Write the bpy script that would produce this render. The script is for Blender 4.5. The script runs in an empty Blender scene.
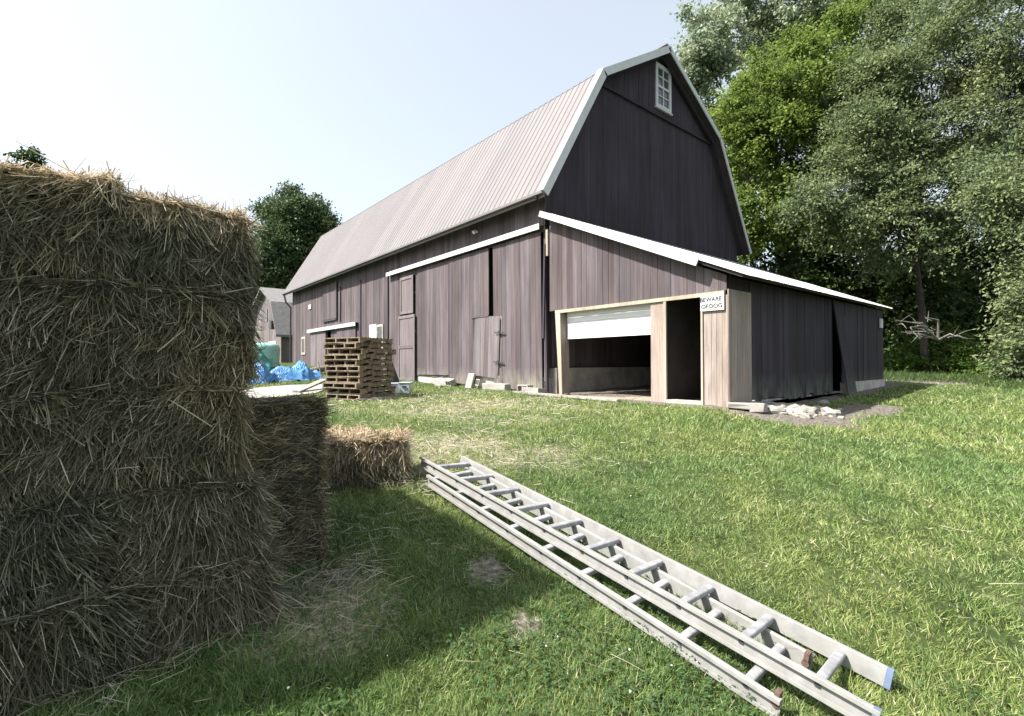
import bpy, math, random
import numpy as np
from mathutils import Vector, Matrix
random.seed(7)
RG = np.random.default_rng(11)
SC = bpy.context.scene
COL = SC.collection

# ------------------------------------------------------------------ camera model (eye level is z = 0)
YAW, PITCH, ROLL, F = 0.6906773, 0.0104793, -0.0030727, 493.5655
def basis():
    f = np.array([math.sin(YAW)*math.cos(PITCH), math.cos(YAW)*math.cos(PITCH), math.sin(PITCH)])
    r = np.array([math.cos(YAW), -math.sin(YAW), 0.0]); u = np.cross(r, f)
    return r*math.cos(ROLL)+u*math.sin(ROLL), -r*math.sin(ROLL)+u*math.cos(ROLL), f
CR, CU, CF = basis()
def P3(px, py, d):
    return (CF + CR*(px-512)/F - CU*(py-358)/F)*d

# ------------------------------------------------------------------ noise and terrain
def _h(i, j, s):
    v = np.sin(i*127.1+j*311.7+s*74.7)*43758.5453
    return v-np.floor(v)
def vnoise(x, y, sc, s=0):
    x = np.asarray(x, float)*sc; y = np.asarray(y, float)*sc
    i = np.floor(x); j = np.floor(y); a = x-i; b = y-j
    a = a*a*(3-2*a); b = b*b*(3-2*b)
    return (_h(i, j, s)*(1-a)+_h(i+1, j, s)*a)*(1-b)+(_h(i, j+1, s)*(1-a)+_h(i+1, j+1, s)*a)*b
def fbm(x, y, sc, s=0):
    return (vnoise(x, y, sc, s)*.5+vnoise(x, y, sc*2.1, s+3)*.3+vnoise(x, y, sc*4.3, s+5)*.2)
GP = np.array([
 (0,0,-1.52),(2.2,.7,-1.43),(2.3,-.4,-1.55),(2.1,3.3,-1.0),(2.2,2.1,-1.21),(.6,2.5,-1.2),(1,3.1,-1.15),(1.6,4.0,-.98),(-1,2.6,-1.25),(-3,3,-1.25),
 (3.6,3.6,-.98),(3.5,1.5,-1.2),(4,0,-1.38),(6,-2,-1.35),(8.2,4.3,-.77),(8.2,8.6,-.75),(8.2,13.7,-.67),(8.2,16,-.6),(8.2,22,-.32),(8.2,30,.04),
 (9.4,4.2,-.84),(13.9,4.2,-.79),(17.9,4.2,-.68),(4.4,11.5,-.84),(5,16,-.7),(3,12,-.85),(5,21,-.42),(12,0,-1.1),(9,1,-1.12),(16,-3,-1.15),(20,1.5,-.78),(21,3.4,-.62),(25,8,-.5),(30,-5,-.8),
 (-10,10,-.9),(-5,25,-.35),(-20,40,-.1),(0,45,0),(12,46,-.02),(40,40,-.2),(0,-10,-2.0),(-20,-10,-1.8),(20,-15,-1.5),(60,0,-.6),(13,30,0),(20,20,-.3),(6,6.5,-.83)])
def _phi(r2): return np.sqrt(r2+.3)
_n = len(GP)
_A = np.ones((_n+1, _n+1)); _A[-1, -1] = 0
_A[:_n, :_n] = _phi(((GP[:, None, :2]-GP[None, :, :2])**2).sum(-1))-.02*np.eye(_n)
_W = np.linalg.solve(_A, np.append(GP[:, 2], 0))
def ground(x, y):
    x = np.asarray(x, float); y = np.asarray(y, float); sh = x.shape
    x = x.ravel(); y = y.ravel()
    k = np.minimum(1, 70/np.maximum(1, np.hypot(x, y))); x = x*k; y = y*k
    out = np.full(x.shape, _W[-1])
    for i in range(_n): out += _W[i]*_phi((x-GP[i, 0])**2+(y-GP[i, 1])**2)
    out += (fbm(x, y, 1.3, 2)-.5)*.05+(fbm(x, y, 5, 9)-.5)*.015
    return out.reshape(sh)
def gz(x, y): return float(ground(np.array([x]), np.array([y]))[0])
def hit(px, py):                                    # ground point seen at a pixel
    r = CF+CR*(px-512)/F-CU*(py-358)/F
    d = 1.0
    for d in np.arange(1, 60, .05):
        p = r*d
        if p[2] < gz(p[0], p[1]): break
    return r*d
def blob(x, y, cx, cy, r, s=1.0, soft=.5):
    d = np.hypot((x-cx)/s, y-cy)/r+(fbm(x, y, 3.2, 4)-.5)*.9
    return np.clip((1-d)/soft+.5, 0, 1)
def dirt_mask(x, y):
    n = (fbm(x, y, 1.6, 21)-.5)
    m = np.zeros_like(x)
    ap = np.clip((x-(7.72+n*.7))/.16, 0, 1)*np.clip((9.7-y+n)/.5, 0, 1)*np.clip((y-2.7+n)/.3, 0, 1)*(x < 8.6)
    m = np.maximum(m, ap)
    # rubble and bare earth off the corner of the lean-to
    e = np.clip(1-np.hypot((x-9.3)/1.9, (y-3.35)/1.05)+n*.9, 0, .5)*2
    m = np.maximum(m, e)
    m = np.maximum(m, np.clip(1-np.hypot((x-11.2)/1.6, (y-3.0)/.55)+n*1.2, 0, .4)*2.2)
    m = np.maximum(m, np.clip((x-8.3)/.1, 0, 1)*(x < 18.2)*np.clip((y-3.75+n*.5)/.2, 0, 1)*(y < 9))
    for cx, cy, r, s in ((1.72, 2.32, .12, 1.2), (1.58, 1.80, .11, .8), (1.0, 2.72, .11, 1.2), (3.1, 3.55, .10, 1), (4.0, 5.0, .11, 1.5),
                         (20.6, 3.5, .8, 1.6), (18.9, 4.6, .5, 1.5), (5.2, 7.5, .13, 1.6), (2.6, 4.4, .10, 1)):
        m = np.maximum(m, blob(x, y, cx, cy, r, s, .9)*(.62 if r < .2 else 1))
    return np.clip(m, 0, 1)
def straw_mask(x, y):
    n = fbm(x, y, .9, 33)
    a = np.clip(1-np.hypot((x-5.6)/3.6, (y-8.6)/4.2), 0, 1)*1.5
    b = np.clip(1-np.hypot((x-2.6)/1.7, (y-4.9)/1.6), 0, 1)*1.3
    c = np.clip(1-np.hypot((x-.8)/.5, (y-2.5)/.5), 0, 1)
    d = np.clip(1-np.hypot((x-3.6)/1.2, (y-3.7)/1.2), 0, 1)*.5
    return np.clip(np.maximum.reduce([a, b, c, d])*(n*1.9-.25), 0, 1)

# ------------------------------------------------------------------ materials
MATS = {}
def newmat(name):
    m = bpy.data.materials.new(name); m.use_nodes = True
    nt = m.node_tree; nt.nodes.clear(); MATS[name] = m
    out = nt.nodes.new('ShaderNodeOutputMaterial'); b = nt.nodes.new('ShaderNodeBsdfPrincipled')
    nt.links.new(b.outputs[0], out.inputs[0])
    return m, nt, b, out
def N(nt, t, **kw):
    n = nt.nodes.new(t)
    for k, v in kw.items():
        if k in n.inputs: n.inputs[k].default_value = v
        else: setattr(n, k, v)
    return n
def coord(nt, scale=(1, 1, 1), rot=(0, 0, 0)):
    tc = nt.nodes.new('ShaderNodeNewGeometry'); mp = nt.nodes.new('ShaderNodeMapping')
    mp.inputs['Scale'].default_value = scale; mp.inputs['Rotation'].default_value = rot
    nt.links.new(tc.outputs['Position'], mp.inputs['Vector'])
    return mp.outputs[0]
def ramp(nt, src, stops):
    r = nt.nodes.new('ShaderNodeValToRGB'); e = r.color_ramp.elements
    while len(e) < len(stops): e.new(.5)
    for k, (p, c) in enumerate(stops):
        e[k].position = p; e[k].color = (*c, 1) if len(c) == 3 else c
    nt.links.new(src, r.inputs[0]); return r.outputs[0]
def mix(nt, a, b, fac, mode='MIX'):
    m = nt.nodes.new('ShaderNodeMix'); m.data_type = 'RGBA'; m.blend_type = mode
    for s, v in ((6, a), (7, b), (0, fac)):
        if hasattr(v, 'links'): nt.links.new(v, m.inputs[s])
        elif isinstance(v, (int, float)): m.inputs[s].default_value = v
        else: m.inputs[s].default_value = (*v, 1)
    return m.outputs[2]
def noise(nt, vec, sc, det=4, rough=.55):
    n = nt.nodes.new('ShaderNodeTexNoise'); n.inputs['Scale'].default_value = sc
    n.inputs['Detail'].default_value = det; n.inputs['Roughness'].default_value = rough
    nt.links.new(vec, n.inputs['Vector']); return n.outputs[0]
def isl(nt): return nt.nodes.new('ShaderNodeNewGeometry').outputs['Random Per Island']
def bump(nt, b, h, dist, st=.6):
    n = nt.nodes.new('ShaderNodeBump'); n.inputs['Distance'].default_value = dist; n.inputs['Strength'].default_value = st
    nt.links.new(h, n.inputs['Height']); nt.links.new(n.outputs[0], b.inputs['Normal'])
def g3(v): return (v, v, v)

def wood(name, c_dark, c_mid, c_light, grain=(6, 6, .28), rough=.85, moss=None, spec=.25, var=.25):
    m, nt, b, _ = newmat(name)
    v = coord(nt, grain); n1 = noise(nt, v, 2.2, 6, .65)
    col = ramp(nt, n1, [(.30, c_dark), (.5, c_mid), (.72, c_light)])
    rnd = ramp(nt, isl(nt), [(0, g3(1-var)), (.5, g3(1.0)), (1, g3(1+var))])
    col = mix(nt, col, rnd, 1, 'MULTIPLY')
    tint = ramp(nt, isl(nt), [(0, (1.06, .97, .93)), (.33, (.97, 1, 1.04)), (.66, (1.05, 1, .97)), (1, (.96, .98, 1.03))])
    col = mix(nt, col, tint, 1, 'MULTIPLY')
    n2 = noise(nt, coord(nt, (1.2, 1.2, .5)), 1.1, 4)
    col = mix(nt, col, ramp(nt, n2, [(.3, g3(.72)), (.6, g3(1.1))]), .8, 'MULTIPLY')
    if moss:
        sep = nt.nodes.new('ShaderNodeSeparateXYZ'); gg = nt.nodes.new('ShaderNodeNewGeometry')
        nt.links.new(gg.outputs['Position'], sep.inputs[0])
        mr = N(nt, 'ShaderNodeMapRange'); mr.inputs[1].default_value = moss[0]; mr.inputs[2].default_value = moss[1]
        mr.inputs[3].default_value = 1; mr.inputs[4].default_value = 0
        nt.links.new(sep.outputs[2], mr.inputs[0])
        mu = N(nt, 'ShaderNodeMath', operation='MULTIPLY'); nt.links.new(mr.outputs[0], mu.inputs[0])
        nt.links.new(ramp(nt, noise(nt, coord(nt, (3, 3, 1.2)), 1.6, 5), [(.35, g3(0)), (.62, g3(1))]), mu.inputs[1])
        col = mix(nt, col, moss[2], mu.outputs[0])
    nt.links.new(col, b.inputs['Base Color']); b.inputs['Roughness'].default_value = rough
    b.inputs['Specular IOR Level'].default_value = spec
    bump(nt, b, n1, .006, .7)
    return m
def plain(name, c, rough=.7, var=.15, sc=6, metal=0, bumpd=.002, spec=.5, stain=None, trans=0):
    m, nt, b, _ = newmat(name)
    n1 = noise(nt, coord(nt), sc, 5, .6)
    lo = tuple(x*(1-var) for x in c); hi = tuple(min(1, x*(1+var)) for x in c)
    col = ramp(nt, n1, [(.3, lo), (.7, hi)])
    if stain:
        n2 = noise(nt, coord(nt, (1, 1, .4)), sc*.5, 6, .7)
        col = mix(nt, col, stain, ramp(nt, n2, [(.5, g3(0)), (.68, g3(.8))]))
    nt.links.new(col, b.inputs['Base Color']); b.inputs['Roughness'].default_value = rough
    b.inputs['Metallic'].default_value = metal; b.inputs['Specular IOR Level'].default_value = spec
    if trans: b.inputs['Transmission Weight'].default_value = trans
    if bumpd: bump(nt, b, n1, bumpd)
    return m
def strandmat(name, stops, rough=.6, trans=.25, hue_noise=None, spec=.3, objvar=False):
    m, nt, b, out = newmat(name)
    col = ramp(nt, isl(nt), stops)
    if hue_noise:
        n = noise(nt, coord(nt), hue_noise[0], 3)
        col = mix(nt, col, ramp(nt, n, [(.35, hue_noise[1]), (.65, hue_noise[2])]), 1, 'MULTIPLY')
    if objvar: col = mix(nt, col, ramp(nt, nt.nodes.new('ShaderNodeObjectInfo').outputs['Random'], [(0, (.74, .76, .74)), (.5, (1, .99, .95)), (1, (1.22, 1.12, 1.0))]), 1, 'MULTIPLY')
    nt.links.new(col, b.inputs['Base Color']); b.inputs['Roughness'].default_value = rough
    b.inputs['Specular IOR Level'].default_value = spec
    t = nt.nodes.new('ShaderNodeBsdfTranslucent'); nt.links.new(col, t.inputs[0])
    ms = nt.nodes.new('ShaderNodeMixShader'); ms.inputs[0].default_value = trans
    nt.links.new(b.outputs[0], ms.inputs[1]); nt.links.new(t.outputs[0], ms.inputs[2]); nt.links.new(ms.outputs[0], out.inputs[0])
    return m

SIDING = wood('weathered_siding', (.066, .053, .058), (.092, .076, .081), (.126, .107, .113), moss=(-.75, -.1, (.24, .23, .18)))
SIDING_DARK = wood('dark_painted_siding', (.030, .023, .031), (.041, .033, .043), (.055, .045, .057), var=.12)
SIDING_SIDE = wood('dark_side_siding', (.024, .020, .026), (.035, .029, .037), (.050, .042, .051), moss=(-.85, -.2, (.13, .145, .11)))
DOORWOOD = wood('door_panel_wood', (.095, .080, .083), (.130, .112, .116), (.168, .147, .150))
TANWOOD = wood('tan_grooved_plywood', (.20, .162, .140), (.275, .23, .20), (.34, .295, .262), grain=(14, 14, .8), var=.1)
TRIMWOOD = wood('new_pine_trim', (.24, .21, .16), (.32, .29, .23), (.40, .365, .30))
PALLETWOOD = wood('pallet_wood', (.08, .065, .048), (.17, .138, .10), (.32, .27, .20), grain=(6, 6, 3))
OLDBOARD = wood('grey_old_board', (.16, .14, .12), (.32, .29, .25), (.48, .44, .38), grain=(4, 4, 4))
FARWOOD = wood('far_barn_boards', (.10, .088, .084), (.15, .133, .128), (.20, .18, .172))
WHITE = plain('white_painted_board', (.50, .505, .51), .5, .08, 5, stain=(.48, .47, .44))
METALROOF = plain('roof_sheet_metal', (.160, .149, .153), .6, .05, .8, metal=.0, bumpd=0, spec=.3)
_m = METALROOF.node_tree; _b = [n for n in _m.nodes if n.type == 'BSDF_PRINCIPLED'][0]; _src = _b.inputs['Base Color'].links[0].from_socket
_g = _m.nodes.new('ShaderNodeNewGeometry'); _s = _m.nodes.new('ShaderNodeSeparateXYZ'); _m.links.new(_g.outputs['Position'], _s.inputs[0])
_d = N(_m, 'ShaderNodeMath', operation='DIVIDE'); _d.inputs[1].default_value = .92; _m.links.new(_s.outputs[1], _d.inputs[0])
_f = N(_m, 'ShaderNodeMath', operation='FLOOR'); _m.links.new(_d.outputs[0], _f.inputs[0])
_w = _m.nodes.new('ShaderNodeTexWhiteNoise'); _w.noise_dimensions = '1D'; _m.links.new(_f.outputs[0], _w.inputs['W'])
_m.links.new(mix(_m, _src, ramp(_m, _w.outputs['Value'], [(0, (.90, .90, .91)), (1, (1.07, 1.05, 1.04))]), 1, 'MULTIPLY'), _b.inputs['Base Color'])
WHITEROOF = plain('galvanised_roof', (.27, .28, .29), .5, .10, 1.5, metal=.25, bumpd=.002, stain=(.46, .45, .44))
CONCRETE = plain('concrete', (.42, .40, .36), .9, .25, 4, bumpd=.01, stain=(.26, .24, .2))
CONCRETE_L = plain('pale_concrete', (.28, .268, .245), .9, .15, 3, bumpd=.006)
GARAGE = plain('white_garage_door', (.66, .67, .68), .45, .03, 3, bumpd=0)
DARKHOLE = plain('interior_darkness_and_decking', (.045, .038, .036), .95, .3, 3)  # darkness of the unlit interior put into the colour; roof decking shares it
GLASS = plain('window_glass', (.05, .065, .07), .12, .4, 3, bumpd=.004, spec=.6)
ALU = plain('worn_aluminium', (.31, .307, .298), .55, .18, 14, metal=.2, bumpd=.0008, stain=(.30, .29, .27))
ALU_D = plain('dirty_aluminium_rung', (.31, .31, .32), .55, .3, 18, metal=.2, bumpd=.001, stain=(.17, .165, .17))
RUST = plain('rusty_iron', (.11, .07, .055), .85, .4, 30, bumpd=.003)
BLUEPLASTIC = plain('blue_end_cap', (.13, .17, .27), .5, .2, 10)
BLUETARP = plain('blue_tarp', (.06, .20, .42), .5, .2, 2.5, bumpd=.003)
TEALTARP = plain('teal_tarp', (.03, .26, .25), .5, .3, 3, bumpd=.01)
MINT = plain('mint_plastic', (.24, .46, .39), .5, .12, 3, bumpd=.006)
TOTE = plain('milky_plastic_tote', (.48, .52, .56), .35, .08, 6, bumpd=0)
BARK = plain('bark', (.055, .047, .04), .95, .5, 9, bumpd=.03)
DEADWOOD = plain('bleached_dead_wood', (.19, .178, .16), .8, .2, 9, bumpd=.01)
STONE = plain('field_stone', (.26, .245, .22), .9, .3, 8, bumpd=.02)
SIGNWHITE = plain('sign_board', (.52, .52, .51), .5, .02, 4, bumpd=0)
SIGNINK = plain('sign_lettering', (.03, .03, .04), .6, .05, 4, bumpd=0)
BLACK = plain('dark_metal_and_openings', (.04, .04, .045), .6, .2, 5)  # also colours the unlit insides of the outbuilding's openings

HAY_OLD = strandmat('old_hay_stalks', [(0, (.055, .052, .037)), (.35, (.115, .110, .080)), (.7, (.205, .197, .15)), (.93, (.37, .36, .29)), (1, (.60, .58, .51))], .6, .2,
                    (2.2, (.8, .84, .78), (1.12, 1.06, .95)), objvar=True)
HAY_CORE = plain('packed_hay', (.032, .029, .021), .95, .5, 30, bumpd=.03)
HAY_SUNLIT = strandmat('sunlit_gold_hay_stalks', [(0, (.30, .235, .15)), (.4, (.52, .44, .31)), (.8, (.68, .61, .48)), (1, (.76, .71, .60))], .6, .25,
                     (3, (.82, .74, .66), (1.1, 1.05, 1.0)))  # sunlight on the bale tops put into the stalk colour
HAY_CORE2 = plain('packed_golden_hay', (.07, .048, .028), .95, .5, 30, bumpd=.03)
STRAW = strandmat('loose_straw', [(0, (.20, .18, .115)), (.6, (.36, .33, .23)), (1, (.52, .48, .37))], .6, .2)
GRASS = strandmat('grass_blades', [(0, (.062, .122, .030)), (.45, (.148, .226, .062)), (.80, (.240, .318, .108)), (.95, (.34, .39, .20)), (1, (.46, .46, .31))], .55, .34,
                  (.62, (.78, .90, .84), (1.42, 1.22, 1.20)), spec=.35)
CLOVER = strandmat('clover_leaves', [(0, (.035, .075, .025)), (1, (.075, .135, .045))], .6, .3)
CLOVERFL = plain('clover_flower', (.72, .70, .64), .8, .1, 60)

def leafmat(name, a, b_, c, trans=.35, rough=.5):
    return strandmat(name, [(0, a), (.55, b_), (1, c)], rough, trans, (.5, (.80, .85, .82), (1.2, 1.14, 1.0)), spec=.15)
L_MAPLE = leafmat('bright_maple_leaves', (.105, .155, .036), (.160, .225, .052), (.22, .29, .08), .45)
L_COTTON = leafmat('pale_poplar_leaves', (.20, .245, .17), (.30, .355, .25), (.42, .48, .37), .34, .45)
L_WILLOW = leafmat('grey_green_leaves', (.105, .145, .066), (.165, .212, .105), (.27, .32, .19), .40)
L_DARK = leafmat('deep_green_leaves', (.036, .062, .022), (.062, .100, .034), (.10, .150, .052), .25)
L_BUSH = leafmat('undergrowth_leaves', (.045, .09, .018), (.085, .15, .032), (.15, .23, .055), .35)
L_FAR = leafmat('distant_leaves', (.045, .075, .035), (.072, .112, .050), (.11, .155, .075), .25)

# ground
def ground_mat():
    m, nt, b, _ = newmat('lawn_ground')
    at1 = nt.nodes.new('ShaderNodeAttribute'); at1.attribute_name = 'dirt'
    at2 = nt.nodes.new('ShaderNodeAttribute'); at2.attribute_name = 'straw'
    v = coord(nt)
    n1 = noise(nt, v, 2.5, 8, .7); n2 = noise(nt, v, 22, 6, .7); n3 = noise(nt, v, 60, 5, .7)
    green = ramp(nt, n1, [(.32, (.020, .032, .010)), (.5, (.045, .064, .020)), (.68, (.085, .100, .040))])
    green = mix(nt, green, ramp(nt, n2, [(.35, g3(.55)), (.65, g3(1.45))]), .9, 'MULTIPLY')
    straw = ramp(nt, n3, [(.35, (.10, .09, .05)), (.5, (.24, .22, .15)), (.65, (.42, .39, .30))])
    dirt = ramp(nt, n2, [(.32, (.05, .042, .034)), (.5, (.13, .113, .096)), (.66, (.29, .265, .235))])
    dirt = mix(nt, dirt, ramp(nt, n3, [(.3, g3(.7)), (.7, g3(1.25))]), .8, 'MULTIPLY')
    def thr(a, nse, k):
        ad = N(nt, 'ShaderNodeMath', operation='ADD'); nt.links.new(a, ad.inputs[0]); nt.links.new(nse, ad.inputs[1])
        return ramp(nt, ad.outputs[0], [(k, g3(0)), (min(1, k+.22), g3(1))])
    c = mix(nt, green, straw, thr(at2.outputs['Fac'], n2, .62))
    c = mix(nt, c, dirt, thr(at1.outputs['Fac'], n2, .72))
    nt.links.new(c, b.inputs['Base Color']); b.inputs['Roughness'].default_value = .95; b.inputs['Specular IOR Level'].default_value = .15
    bump(nt, b, n2, .03, .8)
    return m
GROUND = ground_mat()

# ------------------------------------------------------------------ mesh helpers
ORG = {}
def link(o, parent, loc):
    COL.objects.link(o)
    if parent is not None:
        o.parent = parent; ORG[o.name] = ORG[parent.name]
    else:
        o.location = loc; ORG[o.name] = tuple(loc)
    return o
def tag(o, label=None, cat=None, group=None, kind=None):
    if label: o['label'] = label
    if cat: o['category'] = cat
    if group: o['group'] = group
    if kind: o['kind'] = kind
    return o
def empty(name, loc, label, cat, group=None, rz=0):
    o = bpy.data.objects.new(name, None); o.empty_display_size = .2
    link(o, None, loc); o.rotation_euler.z = rz
    return tag(o, label, cat, group)
class MB:
    def __init__(s): s.v = []; s.f = []; s.m = []
    def add(s, vs, fs, m=0):
        k = len(s.v); s.v += [tuple(map(float, p)) for p in vs]
        for f in fs: s.f.append([i+k for i in f]); s.m.append(m)
    def prism(s, poly, ext, m=0):
        n = len(poly); e = np.array(ext, float); P = [np.array(p, float) for p in poly]
        vs = P+[p+e for p in P]
        fs = [list(range(n))[::-1], list(range(n, 2*n))]+[[i, (i+1) % n, n+(i+1) % n, n+i] for i in range(n)]
        s.add(vs, fs, m)
    def box(s, a, b, m=0):
        (x0, y0, z0), (x1, y1, z1) = a, b
        s.prism([(x0, y0, z0), (x1, y0, z0), (x1, y1, z0), (x0, y1, z0)], (0, 0, z1-z0), m)
    def obox(s, c, ax, h, m=0):
        c = np.array(c, float); A = [np.array(a, float)*k for a, k in zip(ax, h)]
        s.prism([c-A[0]-A[1]-A[2], c+A[0]-A[1]-A[2], c+A[0]+A[1]-A[2], c-A[0]+A[1]-A[2]], 2*A[2], m)
    def beam(s, p, q, w, h, m=0, up=(0, 0, 1)):
        p = np.array(p, float); q = np.array(q, float); d = q-p; L = np.linalg.norm(d); d /= L
        sd = np.cross(d, up); sd /= np.linalg.norm(sd); u = np.cross(sd, d)
        s.obox((p+q)/2, (d, sd, u), (L/2, w/2, h/2), m)
    def tube(s, pts, rad, n=8, m=0, cap=True):
        pts = [np.array(p, float) for p in pts]; rings = []
        for i, p in enumerate(pts):
            d = pts[min(i+1, len(pts)-1)]-pts[max(i-1, 0)]; d /= max(1e-9, np.linalg.norm(d))
            a = np.cross(d, (0.13, .31, .94) if abs(d[2]) < .9 else (1, 0.1, 0)); a /= np.linalg.norm(a); b = np.cross(d, a)
            r = rad[i] if hasattr(rad, '__len__') else rad
            rings.append([p+r*(a*math.cos(t)+b*math.sin(t)) for t in np.linspace(0, 2*math.pi, n, endpoint=False)])
        vs = [q for r in rings for q in r]; fs = []
        for i in range(len(pts)-1):
            for j in range(n): fs.append([i*n+j, i*n+(j+1) % n, (i+1)*n+(j+1) % n, (i+1)*n+j])
        if cap: fs += [list(range(n))[::-1], list(range((len(pts)-1)*n, len(pts)*n))]
        s.add(vs, fs, m)
    def build(s, name, mats, parent=None, loc=None, smooth=False, bevel=0):
        if not isinstance(mats, (list, tuple)): mats = [mats]
        o0 = ORG[parent.name] if parent is not None else (loc or tuple(np.mean(np.array(s.v), 0)[:2])+(min(p[2] for p in s.v),))
        me = bpy.data.meshes.new(name)
        me.from_pydata([(x-o0[0], y-o0[1], z-o0[2]) for x, y, z in s.v], [], s.f)
        for m in mats: me.materials.append(m)
        me.polygons.foreach_set('material_index', s.m)
        if smooth: me.polygons.foreach_set('use_smooth', [True]*len(s.f))
        me.update()
        o = bpy.data.objects.new(name, me); link(o, parent, o0)
        if bevel:
            b = o.modifiers.new('bevel', 'BEVEL'); b.width = bevel; b.segments = 2; b.limit_method = 'ANGLE'
        return o
def npmesh(name, chunks, mats, parent=None, loc=(0, 0, 0), smooth=()):
    """chunks: list of (V (n,3), F (m,k), material index)"""
    o0 = np.array(ORG[parent.name] if parent is not None else loc, float)
    V = np.concatenate([c[0] for c in chunks])-o0
    me = bpy.data.meshes.new(name); me.vertices.add(len(V)); me.vertices.foreach_set('co', V.astype(np.float32).ravel())
    idx = []; tot = []; mi = []; off = 0; sm = []
    for v, f, m in chunks:
        idx.append((f+off).ravel()); tot.append(np.full(len(f), f.shape[1])); mi.append(np.full(len(f), m)); sm.append(np.full(len(f), m in smooth)); off += len(v)
    idx = np.concatenate(idx); tot = np.concatenate(tot)
    me.loops.add(len(idx)); me.loops.foreach_set('vertex_index', idx.astype(np.int32))
    me.polygons.add(len(tot)); st = np.concatenate([[0], np.cumsum(tot)[:-1]])
    me.polygons.foreach_set('loop_start', st.astype(np.int32)); me.polygons.foreach_set('loop_total', tot.astype(np.int32))
    me.polygons.foreach_set('material_index', np.concatenate(mi).astype(np.int32))
    me.polygons.foreach_set('use_smooth', np.concatenate(sm))
    for m in mats: me.materials.append(m)
    me.update(calc_edges=True); me.validate()
    o = bpy.data.objects.new(name, me); return link(o, parent, tuple(o0))
def nrm(a): return a/np.maximum(1e-9, np.linalg.norm(a, axis=-1, keepdims=True))
def strands(P, D, L, W, bend=.15, taper=(1, .9, .5), droop=0, side=None):
    n = len(P); D = nrm(D)
    S = nrm(np.cross(D, RG.normal(size=(n, 3)) if side is None else side))
    B = RG.normal(size=(n, 3))*bend*L[:, None]; B[:, 2] -= droop*L
    C = np.stack([P, P+D*L[:, None]*.5+B*.25, P+D*L[:, None]+B], 1)
    w = W[:, None, None]*np.array(taper)[None, :, None]*.5
    V = np.stack([C-S[:, None]*w, C+S[:, None]*w], 2).reshape(-1, 3)
    k = np.arange(n)[:, None]*6
    Fq = np.concatenate([k+np.array([[0, 1, 3, 2]]), k+np.array([[2, 3, 5, 4]])])
    return V, Fq
def leaves(P, D, S, L, W, fold=.15):
    Nn = nrm(np.cross(D, S)); Lc = L[:, None]; Wc = W[:, None]
    V = np.stack([P, P+D*Lc*.45+S*Wc*.5+Nn*Wc*fold, P+D*Lc, P+D*Lc*.45-S*Wc*.5+Nn*Wc*fold], 1).reshape(-1, 3)
    return V, np.arange(len(P))[:, None]*4+np.array([[0, 1, 2, 3]])

# ------------------------------------------------------------------ ground sheet
def axis(a, b, st, lim):
    c = list(np.arange(a, b+1e-6, st)); s = st
    while c[-1] < lim: s *= 1.25; c.append(c[-1]+s)
    s = st; lo = []
    x = a
    while x > -lim: s *= 1.25; x -= s; lo.append(x)
    return np.array(lo[::-1]+c)
gx = axis(-2, 14, .1, 1500); gy = axis(-1, 14, .1, 1500)
X, Y = np.meshgrid(gx, gy, indexing='ij')
Z = ground(X, Y)
far = np.clip((np.hypot(X, Y)-80)/400, 0, 1); Z = Z*(1-far)+(-2.0)*far
nx, ny = X.shape
q = (np.arange(nx-1)[:, None]*ny+np.arange(ny-1)[None, :]).ravel()
gobj = npmesh('ground', [(np.stack([X.ravel(), Y.ravel(), Z.ravel()], 1), np.stack([q, q+ny, q+ny+1, q+1], 1), 0)], [GROUND], smooth=(0,))
gobj['kind'] = 'structure'
for nm, fn in (('dirt', dirt_mask), ('straw', straw_mask)):
    a = gobj.data.attributes.new(nm, 'FLOAT', 'POINT'); a.data.foreach_set('value', fn(X.ravel(), Y.ravel()).astype(np.float32))

# concrete pad
pp = [hit(*p) for p in ((225, 392), (262, 388.5), (290, 386.2), (322, 385.2), (330, 388), (316, 394), (280, 398), (225, 402))]
mb = MB(); vs = [(p[0], p[1], gz(p[0], p[1])+.035) for p in pp]
mb.prism([(x, y, z-.15) for x, y, z in vs], (0, 0, .15))
o = mb.build('concrete_pad', CONCRETE_L, bevel=.01); o['kind'] = 'structure'

# ------------------------------------------------------------------ board walls
def siding(mb, O, u, n, u0, u1, zb, zt, width=.2, t=.025, openings=(), gap=.006, jit=.006, rag=0, breaks=()):
    O = np.array(O, float); u = np.array(u, float); n = np.array(n, float)
    cuts = [u0]; x = u0
    while x < u1-width*.6: x += width*random.uniform(.85, 1.15); cuts.append(min(x, u1))
    if cuts[-1] < u1-1e-6: cuts[-1] = u1
    for a, b, _, _ in openings: cuts += [a, b]
    cuts += list(breaks)
    cuts = sorted(c for c in set(cuts) if u0 <= c <= u1)
    for a, b in zip(cuts[:-1], cuts[1:]):
        if b-a < .012: continue
        a2, b2 = a+gap/2, b-gap/2; mid = (a+b)/2
        bot = (zb(mid) if callable(zb) else zb)+(random.uniform(-rag, rag) if rag else 0)
        off = random.uniform(-jit, jit)
        segs = [(bot, None)]
        for oa, ob, za, zc in sorted(openings, key=lambda o: o[2]):
            if oa < mid < ob:
                new = []
                for s0, s1 in segs:
                    if za > s0: new.append((s0, za))
                    new.append((zc, s1))
                segs = new
        for s0, s1 in segs:
            ta = (zt(a2) if callable(zt) else zt) if s1 is None else s1
            tb = (zt(b2) if callable(zt) else zt) if s1 is None else s1
            if max(ta, tb)-s0 < .02: continue
            P = [O+u*a2+np.array((0, 0, s0)), O+u*b2+np.array((0, 0, s0)), O+u*b2+np.array((0, 0, max(tb, s0+.001))), O+u*a2+np.array((0, 0, max(ta, s0+.001)))]
            mb.prism([p+n*off for p in P], n*(-t))

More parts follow.
